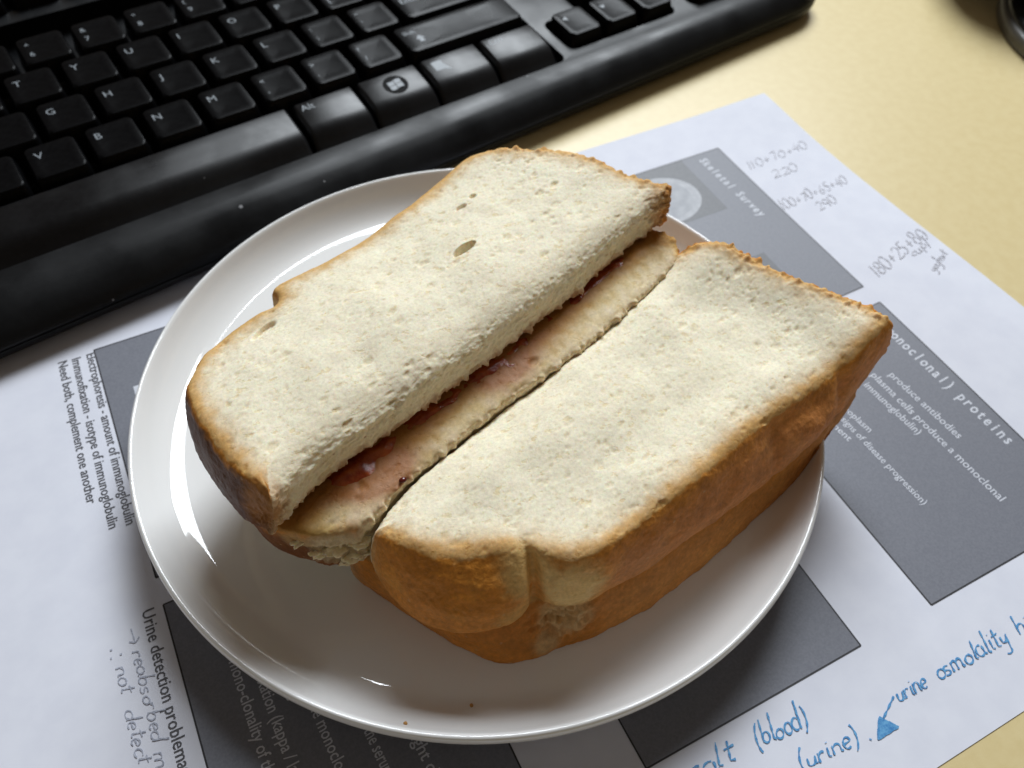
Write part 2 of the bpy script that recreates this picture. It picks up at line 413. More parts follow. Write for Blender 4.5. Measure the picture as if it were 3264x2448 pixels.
def ribbon(polys, w, seed=0):
    """flat pen strokes on the sheet from world (x, y) polylines"""
    Vs, Fs = [], []; o = 0; r = np.random.RandomState(seed)
    for k_, pl in enumerate(polys):
        p = np.array(pl, float)
        if len(p) < 2: continue
        # resample
        seg = np.linalg.norm(np.diff(p, axis=0), axis=1); cum = np.concatenate([[0], np.cumsum(seg)])
        n = max(3, int(cum[-1]/0.25)); t = np.linspace(0, cum[-1], n)
        q = np.stack([np.interp(t, cum, p[:, 0]), np.interp(t, cum, p[:, 1])], 1)
        d = np.gradient(q, axis=0); d /= np.linalg.norm(d, axis=1)[:, None]+1e-9
        nn = np.stack([-d[:, 1], d[:, 0]], 1)
        ww = w*(0.5+0.16*np.sin(np.arange(n)*0.7+r.rand()*6)+0.06*r.randn(n))[:, None]
        P = np.concatenate([q+nn*ww, q-nn*ww])
        Vs.append(np.column_stack([P, paper_z(P[:, 0], P[:, 1])+0.14+0.012*(k_ % 7)+np.tile(np.linspace(0, 0.05, n), 2)]))
        Fs += [(o+i, o+i+1, o+n+i+1, o+n+i) for i in range(n-1)]; o += 2*n
    return np.concatenate(Vs), Fs
def handwrite(body, start, end, h, w, mat, seed=0, slant=0.26):
    a, e = np.array(start, float), np.array(end, float)
    d = e-a; ln = np.linalg.norm(d); d /= ln; up = np.array([-d[1], d[0]])
    tot = sum(HW[c][0] for c in body); k = ln/tot; r = np.random.RandomState(seed+3)
    polys = []; x = 0
    for c in body:
        adv, st = HW[c]; j = r.randn(2)*0.035; sc = 1+0.09*r.randn()
        for s in st:
            polys.append([a+d*((px+x+j[0]+slant*py*h/k)*k)+up*((py*sc+j[1])*h) for px, py in s])
        x += adv
    V, F = ribbon(polys, w, seed)
    return mesh_obj('handwritten_line', V, F, mat, sheet, smooth=False)
for i, (bd, a, e, h, w, mt) in enumerate([
    ('110+70+40', (137.1, 57.7), (166.0, 59.0), 4.2, .30, M_pencil), ('220', (142.4, 50.0), (154.2, 49.8), 4.2, .30, M_pencil),
    ('100+70+65+40', (134.4, 34.4), (165.5, 36.1), 4.4, .34, M_pencil), ('290', (146.0, 28.4), (154.7, 29.7), 3.8, .36, M_pencil),
    ('180+25+80', (140.8, -6.1), (169.4, 0.8), 5.2, .36, M_pencil), ('cup/', (157.6, -4.3), (167.3, -2.6), 3.2, .30, M_pencil),
    ('yoghurt', (158.4, -13.0), (168.8, -8.7), 3.0, .30, M_pencil),
    ('urine', (51.8, -112.2), (61.0, -112.8), 4.0, .38, M_blueink), ('osmolality', (63.8, -112.6), (86.7, -113.5), 4.2, .38, M_blueink),
    ('high', (89.4, -113.2), (100.5, -113.3), 4.0, .38, M_blueink), ('(blood)', (16.7, -105.6), (30.2, -106.8), 4.4, .38, M_blueink),
    ('salt', (-0.7, -104.5), (11.4, -105.3), 4.4, .40, M_blueink), ('(urine)', (22.4, -113.6), (38.0, -115.0), 3.9, .38, M_blueink),
    ('reabsorbed', (-100.8, -22.7), (-101.2, -45.1), 3.2, .28, M_greyink), ('mo', (-101.4, -47.1), (-101.6, -53.7), 3.2, .28, M_greyink),
    ('not', (-105.4, -24.9), (-105.0, -31.6), 3.2, .28, M_greyink), ('detect', (-105.3, -35.5), (-104.9, -48.5), 3.2, .28, M_greyink)]):
    handwrite(bd, a, e, h, w, mt, seed=i)
def marks(name, polys, w, mat):
    V, F = ribbon(polys, w, 5); return mesh_obj(name, V, F, mat, sheet, smooth=False)
marks('handwritten_arrow', [[(-100.0, -17.2), (-99.8, -21.1)], [(-98.7, -20.0), (-99.8, -21.1), (-101.0, -20.2)]], .28, M_greyink)
marks('handwritten_dots', [[(-103.3, -22.1), (-103.3, -22.5)], [(-105.5, -22.1), (-105.5, -22.5)], [(-105.1, -20.1), (-105.1, -20.5)]], .4, M_greyink)
tri = [(45.6, -112.6), (48.0, -116.2), (42.0, -116.2)]
zig = []
for k in range(14):
    t = k/13; p0 = np.array(tri[0])*(1-t)+np.array(tri[2])*t; p1 = np.array(tri[0])*(1-t)+np.array(tri[1])*t
    zig += [p0, p1] if k % 2 == 0 else [p1, p0]
marks('handwritten_triangle', [zig, [tri[0], tri[1], tri[2], tri[0]], [(46.4, -113.2), (51.8, -110.6)], [(40.4, -115.2), (40.7, -115.6)]], .42, M_blueink)

# ================================================================== plate
prof = [(0, 8.4), (20, 8.4), (40, 8.42), (52, 8.48), (64, 8.6), (72, 8.75), (77, 9.0), (79.5, 9.4), (81.5, 10.2), (83.5, 11.5), (85.3, 13.2), (86.6, 14.9), (87.5, 16.4), (88.2, 17.6), (88.8, 18.1), (89.4, 17.9), (89.8, 17.0), (89.8, 15.8),
        (89.1, 14.0), (87.0, 11.4), (82, 8.7), (75, 6.8), (64, 5.6), (57, 4.6), (53.5, 3.0), (52.6, 1.0), (51.8, 0.55), (50.6, 0.6), (50, 1.8), (48.5, 4.4), (40, 5.2), (0, 5.4)]
def cr(P, n=4):
    P = np.array(P, float); out = []
    for i in range(len(P)-1):
        p0, p1, p2, p3 = P[max(i-1, 0)], P[i], P[i+1], P[min(i+2, len(P)-1)]
        for t in np.linspace(0, 1, n, endpoint=False):
            out.append(0.5*((2*p1)+(-p0+p2)*t+(2*p0-5*p1+4*p2-p3)*t*t+(-p0+3*p1-3*p2+p3)*t**3))
    out.append(P[-1]); return np.array(out)
pr = cr(prof, 4); ns = 192; V, F = [], []
for r_, z_ in pr[1:-1]:
    for k in range(ns):
        a = 2*math.pi*k/ns; V.append((r_*math.cos(a), r_*math.sin(a), z_))
n_ = len(pr)-2
for i in range(n_-1):
    for k in range(ns):
        F.append((i*ns+k, i*ns+(k+1) % ns, (i+1)*ns+(k+1) % ns, (i+1)*ns+k))
V += [(0, 0, 8.4), (0, 0, 5.4)]
for k in range(ns):
    F.append((len(V)-2, (k+1) % ns, k)); F.append((len(V)-1, (n_-1)*ns+k, (n_-1)*ns+(k+1) % ns))
F = [tuple(reversed(f)) for f in F]
plate = mesh_obj('plate', V, F, M_plate)
tag(plate, 'round white porcelain side plate holding the jam sandwich halves', 'plate')
bm = bmesh.new(); bm.from_mesh(plate.data); bmesh.ops.recalc_face_normals(bm, faces=bm.faces); bm.to_mesh(plate.data); bm.free()
def plate_z(r):
    return np.interp(r, [p[0] for p in prof[:14]], [p[1] for p in prof[:14]])

# ================================================================== bread
def resample(pts, n):
    q = cr(pts, 6); seg = np.linalg.norm(np.diff(q, axis=0), axis=1); cum = np.concatenate([[0], np.cumsum(seg)])
    t = np.linspace(0, cum[-1], n+1)[:-1]
    return np.stack([np.interp(t, cum, q[:, 0]), np.interp(t, cum, q[:, 1])], 1)
def outline(secs, counts):
    out = []
    for i, s in enumerate(secs):
        nxt = secs[(i+1) % len(secs)][0]
        out.append(resample(list(s)+[nxt], counts[i]))
    return np.concatenate(out)
def voxelise(V, F, size):
    me = bpy.data.meshes.new('tmp'); me.from_pydata([tuple(v) for v in V], [], F)
    bm = bmesh.new(); bm.from_mesh(me); bmesh.ops.triangulate(bm, faces=bm.faces); bmesh.ops.recalc_face_normals(bm, faces=bm.faces); bm.to_mesh(me); bm.free()
    o = bpy.data.objects.new('tmp', me); C.objects.link(o)
    md = o.modifiers.new('r', 'REMESH'); md.mode = 'VOXEL'; md.voxel_size = size; md.adaptivity = 0
    dg = bpy.context.evaluated_depsgraph_get(); ev = bpy.data.meshes.new_from_object(o.evaluated_get(dg))
    v = np.zeros(len(ev.vertices)*3); ev.vertices.foreach_get('co', v); v = v.reshape(-1, 3)
    nl = len(ev.loops); lv = np.zeros(nl, np.int32); ev.loops.foreach_get('vertex_index', lv)
    ls = np.zeros(len(ev.polygons), np.int32); ev.polygons.foreach_get('loop_total', ls)
    quads = lv.reshape(-1, 4) if (ls == 4).all() else None
    bpy.data.objects.remove(o); bpy.data.meshes.remove(me); bpy.data.meshes.remove(ev)
    return v, quads
def vnormals(V, Q):
    fn = np.cross(V[Q[:, 2]]-V[Q[:, 0]], V[Q[:, 3]]-V[Q[:, 1]])
    n = np.zeros_like(V)
    for k in range(4):
        for ax in range(3): n[:, ax] += np.bincount(Q[:, k], fn[:, ax], len(V))
    return n/(np.linalg.norm(n, axis=1)[:, None]+1e-12)
def smooth_loop(a, k):
    for _ in range(k): a = (np.roll(a, 1, 0)+2*a+np.roll(a, -1, 0))/4
    return a

CRUMB = np.array([0.94, 0.855, 0.655])

def build_slice(parent, origin, bot, top, T, counts, crust_w, crust_col, gloss, warp, bulge=1.0, rnd=2.0, voxel=0.31, seed=0,
                bumps=(), tints=(), holes=(), stain=None, torn=1.0, base_sec=1, label=None, cut_rnd=None, rough=(), fringe=None, halo_w=(0.4, 0.5, 0.4, 0.45), edge_d=5.5):
    """one slice: loft between two outlines (cut, base, side, dome), voxel-remeshed, torn and pitted, then bent by `warp`"""
    Bo, To = outline(bot, counts), outline(top, counts); n = len(Bo)
    area = 0.5*np.sum(To[:, 0]*np.roll(To[:, 1], -1)-np.roll(To[:, 0], -1)*To[:, 1])
    sgn = 1 if area > 0 else -1
    def onorm(P):
        d = np.roll(P, -2, 0)-np.roll(P, 2, 0); d /= np.linalg.norm(d, axis=1)[:, None]+1e-9
        return smooth_loop(np.stack([d[:, 1], -d[:, 0]], 1)*sgn, 4)
    zs = sorted(set([0, .12*rnd, .35*rnd, .65*rnd, rnd, T*.35, T*.5, T*.65, T-rnd, T-.65*rnd, T-.35*rnd, T-.12*rnd, T]))
    def ring(f):
        P = Bo*(1-f)+To*f
        return P + onorm(P)*bulge*4*f*(1-f)
    V, F = [], []
    sec0 = np.concatenate([np.full(c, i) for i, c in enumerate(counts)])
    rt = smooth_loop(np.where(sec0 == 0, cut_rnd or rnd, rnd).astype(float), 6)
    if cut_rnd: zs = sorted(set(zs+[T-cut_rnd*k for k in (1, .8, .6, .45, .3, .2, .1, .04)]))
    for z in zs:
        f = z/T; rr = rt if z > T/2 else np.full(n, rnd); e = min(z, T-z)
        ins = rr*(1-np.sqrt(np.maximum(0, 1-(1-np.minimum(e, rr)/rr)**2)))
        P = ring(f); P = P - onorm(P)*ins[:, None]
        V += [(x, y, z) for x, y in P]
    K = len(zs)
    for k in range(K-1):
        for i in range(n):
            j = (i+1) % n; F.append((k*n+i, k*n+j, (k+1)*n+j, (k+1)*n+i))
    F.append(tuple(range(n-1, -1, -1))); F.append(tuple((K-1)*n+i for i in range(n)))
    v, q = voxelise(V, F, voxel)
    for _ in range(6):                       # relax the voxel steps
        acc = np.zeros_like(v); cnt_ = np.zeros(len(v))
        for k in range(4):
            a_, b_ = q[:, k], q[:, (k+1) % 4]
            for ax in range(3): acc[:, ax] += np.bincount(a_, v[b_, ax], len(v))+np.bincount(b_, v[a_, ax], len(v))
            cnt_ += np.bincount(a_, minlength=len(v))+np.bincount(b_, minlength=len(v))
        v = 0.4*v+0.6*acc/cnt_[:, None]
    nr = vnormals(v, q)
    # make sure the normals point outwards
    if (nr[:, 2]*(v[:, 2]-T/2)).sum() < 0: nr = -nr; q = q[:, ::-1]
    # where each vertex lies relative to the outline
    sec = np.concatenate([np.full(c, i) for i, c in enumerate(counts)])
    wcr = smooth_loop(np.array(crust_w, float)[sec], 3); ccol = smooth_loop(np.array(crust_col, float)[sec], 6)
    hlo = smooth_loop(np.array(halo_w, float)[sec], 6); gls = smooth_loop(np.array(gloss, float)[sec], 5); isb = smooth_loop((sec == base_sec).astype(float), 3); iscut = smooth_loop((sec == 0).astype(float), 2)
    dist = np.zeros(len(v)); near = np.zeros(len(v), int)
    fz = np.clip(v[:, 2]/T, 0, 1); bins = np.clip((fz*30).round().astype(int), 0, 30)
    for k in range(31):
        ii = np.where(bins == k)[0]
        if not len(ii): continue
        P = ring(k/30); ON = onorm(P)
        for ch in np.array_split(ii, max(1, len(ii)//6000)):
            d2 = ((v[ch, None, :2]-P[None])**2).sum(2); j = d2.argmin(1)
            near[ch] = j; dist[ch] = -((v[ch, :2]-P[j])*ON[j]).sum(1)
    so = seed*31.7
    wob = fbm(v/3.0+so, 3)
    topness = sstep(0.35, 0.8, nr[:, 2])
    cw = wcr[near]
    side = sstep(0.90, 0.58, np.abs(nr[:, 2])+0.12*wob)
    crust = cw*side*sstep(rnd+3.0, rnd+1.0, dist)
    cutf = iscut[near]*sstep((cut_rnd or rnd)+2.0, rnd*0.5, dist)*sstep(0.9, 0.3, nr[:, 2])
    basef = isb[near]*sstep(rnd+2.0, rnd*0.4, dist)
    # relief
    disp = 0.40*fbm(v/13+so+3, 2)
    crumb_m = 1-crust
    basezone = isb[near]*sstep(30, 6, dist+4*wob)
    wp = v+0.45*np.stack([perlin(v/1.3+so+k*9.1) for k in range(3)], 1)          # warp so that the bubbles are not round
    ca_, sa_ = math.cos(0.45), math.sin(0.45)
    an = np.stack([(wp[:, 0]*ca_+wp[:, 1]*sa_)/1.7, -wp[:, 0]*sa_+wp[:, 1]*ca_, wp[:, 2]], 1)
    wA, rA = worley(an/0.80+so); bubA = sstep(0.62, 0.18, wA)*rA**1.5
    wB, rB = worley(an/1.55+so+3); bubB = sstep(0.55, 0.15, wB)*rB**4
    wC, rC = worley(an/2.7+so+6); bubC = sstep(0.46, 0.14, wC)*(rC > 0.80)*rC**3
    g1 = fbm(v/1.0+so, 3); g2 = fbm(v/3.6+so+9, 3)
    pit1 = bubC; pit2 = np.clip(bubA*0.6+bubB, 0, 1)
    coarse = 0.75+0.5*fbm(v/17+so+40, 2)
    disp += crumb_m*(-(1+0.9*basezone)*coarse*(0.15*bubA+0.29*bubB+0.45*bubC) + 0.04*g1 + 0.06*g2)
    disp += crust*(0.30*fbm(v/5.5+so+4, 3)+0.07*g1)
    w3, r3 = worley(v/2.1+so+2)
    disp += cutf*torn*(0.30*fbm(v/np.array([3.0, 3.0, 2.2])+so+7, 4)+0.10*g1)
    if fringe:
        edge_z = sstep(5.0, 0.8, v[:, 2]) if fringe == 'low' else sstep(T-4.0, T-0.8, v[:, 2])
        fr_ = fbm(v/np.array([2.0, 2.0, 5.0])+so+90, 4)
        disp += iscut[near]*sstep(4.0, 0.5, dist)*sstep(0.95, 0.5, np.abs(nr[:, 2]))*edge_z*(1.5*np.maximum(fr_, 0)+0.3*g1)
    disp += basef*(0.7*sstep(0.6, 0.1, w3)*(r3 > 0.35)+0.45*fbm(v/1.6+so, 3))
    for (bx, by, bz, rr, am) in bumps:
        d2 = ((v-np.array([bx, by, bz]))/np.array(rr))**2
        disp += am*np.exp(-d2.sum(1))
    for (bx, by, bz, rr, am) in rough:
        d2 = (((v-np.array([bx, by, bz]))/np.array(rr))**2).sum(1)
        disp += am*np.exp(-d2)*(fbm(v/1.7+so+70, 4)-0.5*sstep(0.5, 0.1, w3))
    v = v + nr*disp[:, None]
    for (hx, hy, ang, ra, rb, dep) in holes:
        c, s_ = math.cos(ang), math.sin(ang); dx, dy = v[:, 0]-hx, v[:, 1]-hy
        u_ = (dx*c+dy*s_)/ra; w_ = (-dx*s_+dy*c)/rb
        k = sstep(1.15, 0.75, np.sqrt(u_**2+w_**2)+0.18*wob)*topness
        v[:, 2] -= dep*k
    # colour
    col = np.repeat(CRUMB[None], len(v), 0)
    col = col*(1+0.05*g2[:, None]) * (1-np.array([.07, .11, .20])*np.clip(pit1*0.8+0.9*pit2, 0, 1)[:, None])  # pits coloured darker and yellower: painted shade that keeps the bubbles readable
    halo = sstep(rnd+6.0, rnd*0.4, dist+1.8*wob+1.0*g2)*hlo[near]
    cc = ccol[near]
    col = mix(col, np.array([0.66, 0.44, 0.20]), halo[:, None])
    rim = cw*sstep(rnd+2.2, 0.3, dist+1.0*wob)*topness
    col = mix(col, np.array([0.70, 0.37, 0.085]), (0.8*rim)[:, None])
    edge = sstep(T-edge_d, T-0.5, v[:, 2]+1.4*wob)
    cc = mix(cc, mix(cc, np.array([0.58, 0.225, 0.028]), 0.92), edge[:, None])
    pale = sstep(0.05, 0.75, fbm(v/np.array([11, 11, 7])+so+21, 3))
    cc = mix(cc, np.minimum(cc*1.25+np.array([0.08, 0.06, 0.015]), 0.8), (0.35*pale*(cc[:, 0] > 0.2))[:, None])
    dark = sstep(0.15, 0.8, fbm(v/np.array([9, 9, 5])+so+33, 3))
    cc = cc*(1-0.20*dark)[:, None]
    ws, rs_ = worley(v/2.3+so+60); fl = (rs_ > 0.80)*sstep(0.17, 0.09, ws)
    cc = mix(cc, np.array([0.72, 0.52, 0.30]), (0.5*fl)[:, None])
    cc = cc*(1+0.12*fbm(v/4+so+11, 3)+0.06*g1)[:, None]
    cfac = sstep(0.10, 0.75, crust)
    col = mix(col, cc, cfac[:, None])
    for (tx, ty, tz, rr, tc_, st) in tints:
        d2 = (((v-np.array([tx, ty, tz]))/np.array(rr))**2).sum(1)
        k = st*sstep(1.35, 0.5, np.sqrt(d2)+0.22*wob)
        col = mix(col, np.array(tc_), k[:, None])
        if st > 0.3: cfac = cfac*(1-0.9*k*(tc_[2] > 0.3))
    wet = 0
    if stain is not None: col, wet = stain(v, nr, col, wob, g1)
    col = np.clip(col, 0.003, 0.95)
    gl = np.clip(gls[near]*cfac+wet, 0, 1)
    # bend into place
    v = warp(v)
    nr = vnormals(v, q)
    # split crumb and crust
    fc = cfac[q].mean(1) > 0.5
    objs = []
    for nm, sel, mat, par in (('bread_slice', ~fc, M_crumb, parent), ('crust', fc, M_crust, None)):
        qq = q[sel]; used = np.unique(qq); idx = np.full(len(v), -1); idx[used] = np.arange(len(used))
        me = bpy.data.meshes.new(nm); vv = (v[used]-np.array(origin))*S
        me.vertices.add(len(vv)); me.vertices.foreach_set('co', vv.ravel())
        q2 = idx[qq].astype(np.int32)
        me.loops.add(q2.size); me.loops.foreach_set('vertex_index', q2.ravel())
        me.polygons.add(len(q2)); me.polygons.foreach_set('loop_start', np.arange(len(q2), dtype=np.int32)*4)
        me.update(calc_edges=True); me.validate()
        me.polygons.foreach_set('use_smooth', np.ones(len(me.polygons), bool))
        ca = me.color_attributes.new('Col', 'FLOAT_COLOR', 'POINT')
        ca.data.foreach_set('color', np.column_stack([col[used], np.ones(len(used))]).astype(np.float32).ravel())
        ga = me.attributes.new('gloss', 'FLOAT', 'POINT'); ga.data.foreach_set('value', gl[used].astype(np.float32))
        me.normals_split_custom_set_from_vertices(nr[used].tolist())
        me.materials.append(mat)
        o = bpy.data.objects.new(nm, me)
        link(o, par if par is not None else objs[0]); objs.append(o)
    if label: objs[0]['label'] = label
    return objs

# ---- right half: two slices lying flat on the plate
R_org = (20.0, -35.0, 6.3)
right = empty('sandwich_half', R_org)
tag(right, 'sandwich half lying flat on the plate with pale golden crust toward the camera', 'sandwich')
R_base_t = [(57.0, -0.6), (65.8, -2.4), (74.7, -21.0), (83.4, -36.0)]
R_side_t = [(86.6, -45.6), (68.5, -49.4), (40.2, -54.4), (19.2, -59.6)]
R_dome_t = [(-3.1, -64.1), (-10.5, -62.6), (-17.3, -57.8), (-24.0, -53.6), (-35.5, -48.6)]
R_cut_t = [(-42.8, -38.6), (-33.0, -32.8), (-10.0, -24.4), (28.0, -12.8), (50.0, -4.2)]
R_base_m = [(57.5, 0.4), (67.0, -2.0), (76.4, -21.0), (84.6, -37.0)]
R_side_m = [(88.6, -47.0), (66.2, -55.6), (49.5, -60.0), (15.6, -65.8)]
R_dome_m = [(-3.3, -67.0), (-11.8, -65.8), (-17.9, -62.0), (-25.2, -63.9), (-35.7, -61.0), (-42.3, -54.1)]
R_cut_m = [(-45.0, -42.0), (-33.0, -34.4), (-10.0, -25.6), (28.0, -13.8), (50.0, -4.2)]
R_base_b = [(57.0, 4.6), (62.0, 1.0), (71.0, -18.0), (79.0, -36.0)]
R_side_b = [(81.5, -49.0), (63.1, -57.5), (41.1, -63.4), (16.9, -69.2)]
R_dome_b = [(-3.0, -70.6), (-12.8, -69.2), (-18.2, -69.0), (-26.8, -66.8), (-32.1, -60.5), (-38.5, -50.5)]
R_cut_b = [(-48.6, -32.0), (-20.0, -24.0), (15.0, -10.0), (45.0, 1.0)]
R_base_bm = [(57.0, 4.6), (65.0, 0.0), (74.6, -20.0), (82.0, -36.4)]
R_side_bm = [(85.0, -47.6), (64.8, -54.0), (47.0, -58.0), (15.6, -63.0)]
R_dome_bm = [(-3.3, -64.4), (-11.2, -63.4), (-17.4, -60.6), (-24.0, -58.8), (-32.0, -54.6), (-38.6, -48.0)]
R_cut_bm = [(-48.6, -33.0), (-20.0, -24.0), (15.0, -10.0), (45.0, 1.0)]
CNT = (75, 50, 75, 50)
def r_lift(x, y):
    a = x*0.955+y*0.296
    return 4.2*sstep(38, 82, a)
def warp_rb(v):
    v = v.copy(); v[:, 2] += 6.9 + r_lift(v[:, 0], v[:, 1]); v[:, 2] = np.maximum(v[:, 2], plate_z(np.hypot(v[:, 0], v[:, 1]))+0.1); return v
def warp_rt(v):
    v = v.copy(); x, y, z = v.T.copy()
    a = x*0.955+y*0.296; f = z/17.6
    z2 = z + 24.6 + r_lift(x, y)
    z2 += f*(2.6*sstep(48, 74, a) - 1.5*np.exp(-((a-5)/34)**2)*sstep(3, 16, (y-(-70))-0.19*(x+40)) )
    z2 += f*1.6*fbm(np.stack([x/26, y/26, 0*x+3.3], 1), 2)
    dc = -0.36*(x+10)+0.933*(y+26.6)
    z2 -= f*2.2*sstep(-9, 1, dc)
    v[:, 2] = z2
    return v
c_base = (0.62, 0.26, 0.05); c_sideR = (0.62, 0.25, 0.075); c_domeR = (0.68, 0.27, 0.042); c_cut = (0.6, 0.45, 0.25)
build_slice(right, R_org, [R_cut_b, R_base_b, R_side_b, R_dome_b], [R_cut_bm, R_base_bm, R_side_bm, R_dome_bm], 17.4, CNT,
            (0, 1, 1, 1), (c_cut, c_base, (0.62, 0.26, 0.060), (0.60, 0.225, 0.034)), (0, 0.1, 0.15, 0.35), warp_rb, bulge=1.2, seed=1, voxel=0.48,
            tints=[(-11.5, -66, 11.5, (6.0, 6, 5.5), (0.80, 0.58, 0.29), 0.8), (-16.5, -66, 5, (3.5, 6, 3.2), (0.66, 0.48, 0.24), 0.6)],
            bumps=[(-15.2, -66.5, 11, (2.4, 5, 4.0), -2.6), (-10, -67, 13, (3, 5, 2.5), -0.9)], rough=[(-12, -66, 10, (6.5, 6, 6), 1.9)], label='lower slice, under the upper one')
build_slice(right, R_org, [R_cut_m, R_base_m, R_side_m, R_dome_m], [R_cut_t, R_base_t, R_side_t, R_dome_t], 17.6, CNT,
            (0, 1, 1, 1), (c_cut, c_base, c_sideR, c_domeR), (0, 0.1, 0.18, 0.4), warp_rt, bulge=1.6, rnd=1.9, cut_rnd=3.5, seed=2, halo_w=(0.0, 0.65, 0.45, 0.4), edge_d=7.0,
            tints=[(-18.5, -61, 13, (6.0, 7, 6.5), (0.80, 0.58, 0.25), 0.75), (-11.0, -66, 8, (7.0, 6, 9), (0.84, 0.63, 0.31), 0.85),
                   (-21, -63, 3, (6, 5, 4), (0.68, 0.44, 0.16), 0.6), (4, -65, 6, (9, 4, 6), (0.55, 0.27, 0.13), 0.35)],
            bumps=[(-17.6, -60.5, 9, (1.3, 5, 12), -3.1), (-26, -62, 8, (9, 6, 9), 1.4), (-9, -65, 8, (6, 5, 9), 0.8),
                   (62, -54, 8, (9, 6, 4.5), 1.8), (70.5, -52, 9, (2.0, 6, 8), -1.6), (47, -58, 9, (2.2, 5, 8), -1.0), (30, -61, 6, (14, 5, 4), 0.9), (55, -56, 14, (10, 5, 2.5), -1.2)],
            label='upper slice with coarse open crumb on top')

# ---- left half: leaning, its cut edge raised, upper slice slipped back to show the jam
L_org = (-10.0, 5.0, 12.5)
left = empty('sandwich_half', L_org)
tag(left, 'sandwich half with dark glossy crust and jam showing along its cut, left on the plate', 'sandwich')
LT_base = [(58.6, 11.0), (61.0, 14.0), (53.7, 23.7), (46.4, 35.3), (36.9, 44.0)]
LT_side = [(26.9, 51.1), (19.0, 52.0), (-0.4, 43.0), (-22.7, 34.8), (-36.5, 31.6), (-41.8, 29.6), (-43.0, 24.6), (-53.4, 20.6)]
LT_dome = [(-61.3, 15.6), (-66.4, 8.4), (-67.6, 1.0), (-66.2, -9.8), (-63.1, -20.9)]
LT_cut = [(-59.2, -31.6), (-50.8, -23.6), (-27.0, -16.2), (-4.8, -9.4), (26.5, 1.8), (49.2, 10.4)]
LT_base_m = [(59.0, 11.0), (60.6, 14.0), (53.0, 23.4), (45.6, 34.5), (36.0, 43.0)]
LT_side_m = [(26.0, 49.6), (18.6, 50.4), (-0.6, 42.4), (-22.8, 34.0), (-37.5, 30.6), (-43.6, 27.2), (-46.0, 22.6), (-55.4, 19.0)]
LT_dome_m = [(-64.4, 14.6), (-69.4, 8.0), (-71.0, -2.0), (-69.4, -14.0), (-66.6, -24.0)]
LT_cut_m = [(-62.0, -31.2), (-50.7, -25.2), (-26.2, -18.4), (-4.0, -11.6), (27.3, -0.4), (50.0, 8.6)]
LB_base = [(57.2, -1.6), (60.4, 6.0), (52.6, 20.0), (44.6, 32.0), (35.0, 41.0)]
LB_side = [(25.0, 47.6), (17.6, 48.4), (-1.0, 37.4), (-23.0, 29.0), (-38.0, 26.0), (-44.0, 23.0), (-48.0, 20.0), (-56.0, 16.0)]
LB_dome = [(-63.0, 11.0), (-67.4, 5.0), (-68.6, -4.0), (-66.6, -15.0), (-63.0, -26.0), (-56.6, -32.4), (-51.0, -35.6)]
LB_cut = [(-45.4, -36.8), (-40.8, -35.2), (-33.4, -31.7), (-10.6, -23.9), (8.5, -18.8), (27.8, -12.9), (45.0, -6.8)]
LB_base_b = [(55.0, 1.6), (58.4, 7.0), (50.6, 19.0), (42.6, 30.0), (33.0, 39.0)]
LB_side_b = [(23.0, 44.6), (15.6, 45.4), (-2.0, 34.4), (-24.0, 26.0), (-38.0, 22.0), (-44.0, 19.0), (-48.0, 16.0), (-55.0, 12.0)]
LB_dome_b = [(-60.0, 8.0), (-63.4, 2.0), (-65.0, -6.0), (-65.0, -16.0), (-62.8, -24.2), (-57.4, -31.0), (-53.2, -35.0)]
LB_cut_b = [(-47.8, -37.6), (-42.0, -34.0), (-33.0, -28.0), (-10.0, -20.6), (9.0, -15.4), (28.0, -9.6), (44.0, -3.6)]
CNL = (80, 45, 90, 65)
def l_plane(x, y):
    t = -0.29*x+0.956*(y+10.0)
    z = 57.3 - 0.235*np.maximum(t, 0) - 0.15*np.minimum(t, 0)*0
    z = z + 4.4*sstep(-20, 40, x)*sstep(15, 50, t) + 1.0*sstep(20, 60, x) - 2.8*sstep(-35, -68, x)*sstep(30, 5, t)
    return z
TL, TB = 15.8, 15.0
def lb_top(x, y):
    t = -0.29*x+0.956*(y+10.0)
    return l_plane(x, y) - TL - 0.9 - 0.6*sstep(2, -14, t)
cutline = np.array([(-60.0, -31.0)]+LT_cut_m[1:]+[(58.6, 11.0)])
def cut_dist(p):
    """signed distance in front of the upper slice's torn edge, and place along it"""
    best = np.full(len(p), 1e9); sd = np.zeros(len(p)); al = np.zeros(len(p)); acc = 0
    for a, e in zip(cutline[:-1], cutline[1:]):
        d = e-a; ln = np.linalg.norm(d); d = d/ln
        t = np.clip((p-a)@d, 0, ln); q = a+t[:, None]*d; dd = np.linalg.norm(p-q, axis=1)
        s = -((p-a)@np.array([-d[1], d[0]])); m = dd < best
        best = np.where(m, dd, best); sd = np.where(m, np.where(s > 0, dd, -dd), sd); al = np.where(m, acc+t, al); acc += ln
    return sd, al
def warp_lt(v):
    v = v.copy(); x, y, z = v.T.copy(); f = z/TL
    sd, _ = cut_dist(v[:, :2])
    sq = 4.0*sstep(-22, 1.5, sd)*sstep(-66, -46, x)
    v[:, 2] = l_plane(x, y)-TL+z - f*sq + f*1.1*fbm(np.stack([x/24, y/24, 0*x+8.1], 1), 2)
    return v
def warp_lb(v):
    v = v.copy(); x, y, z = v.T.copy()
    v[:, 2] = lb_top(x, y)-TB+z
    r = np.hypot(x, y); v[:, 2] = np.maximum(v[:, 2], plate_z(r)+0.2)
    return v
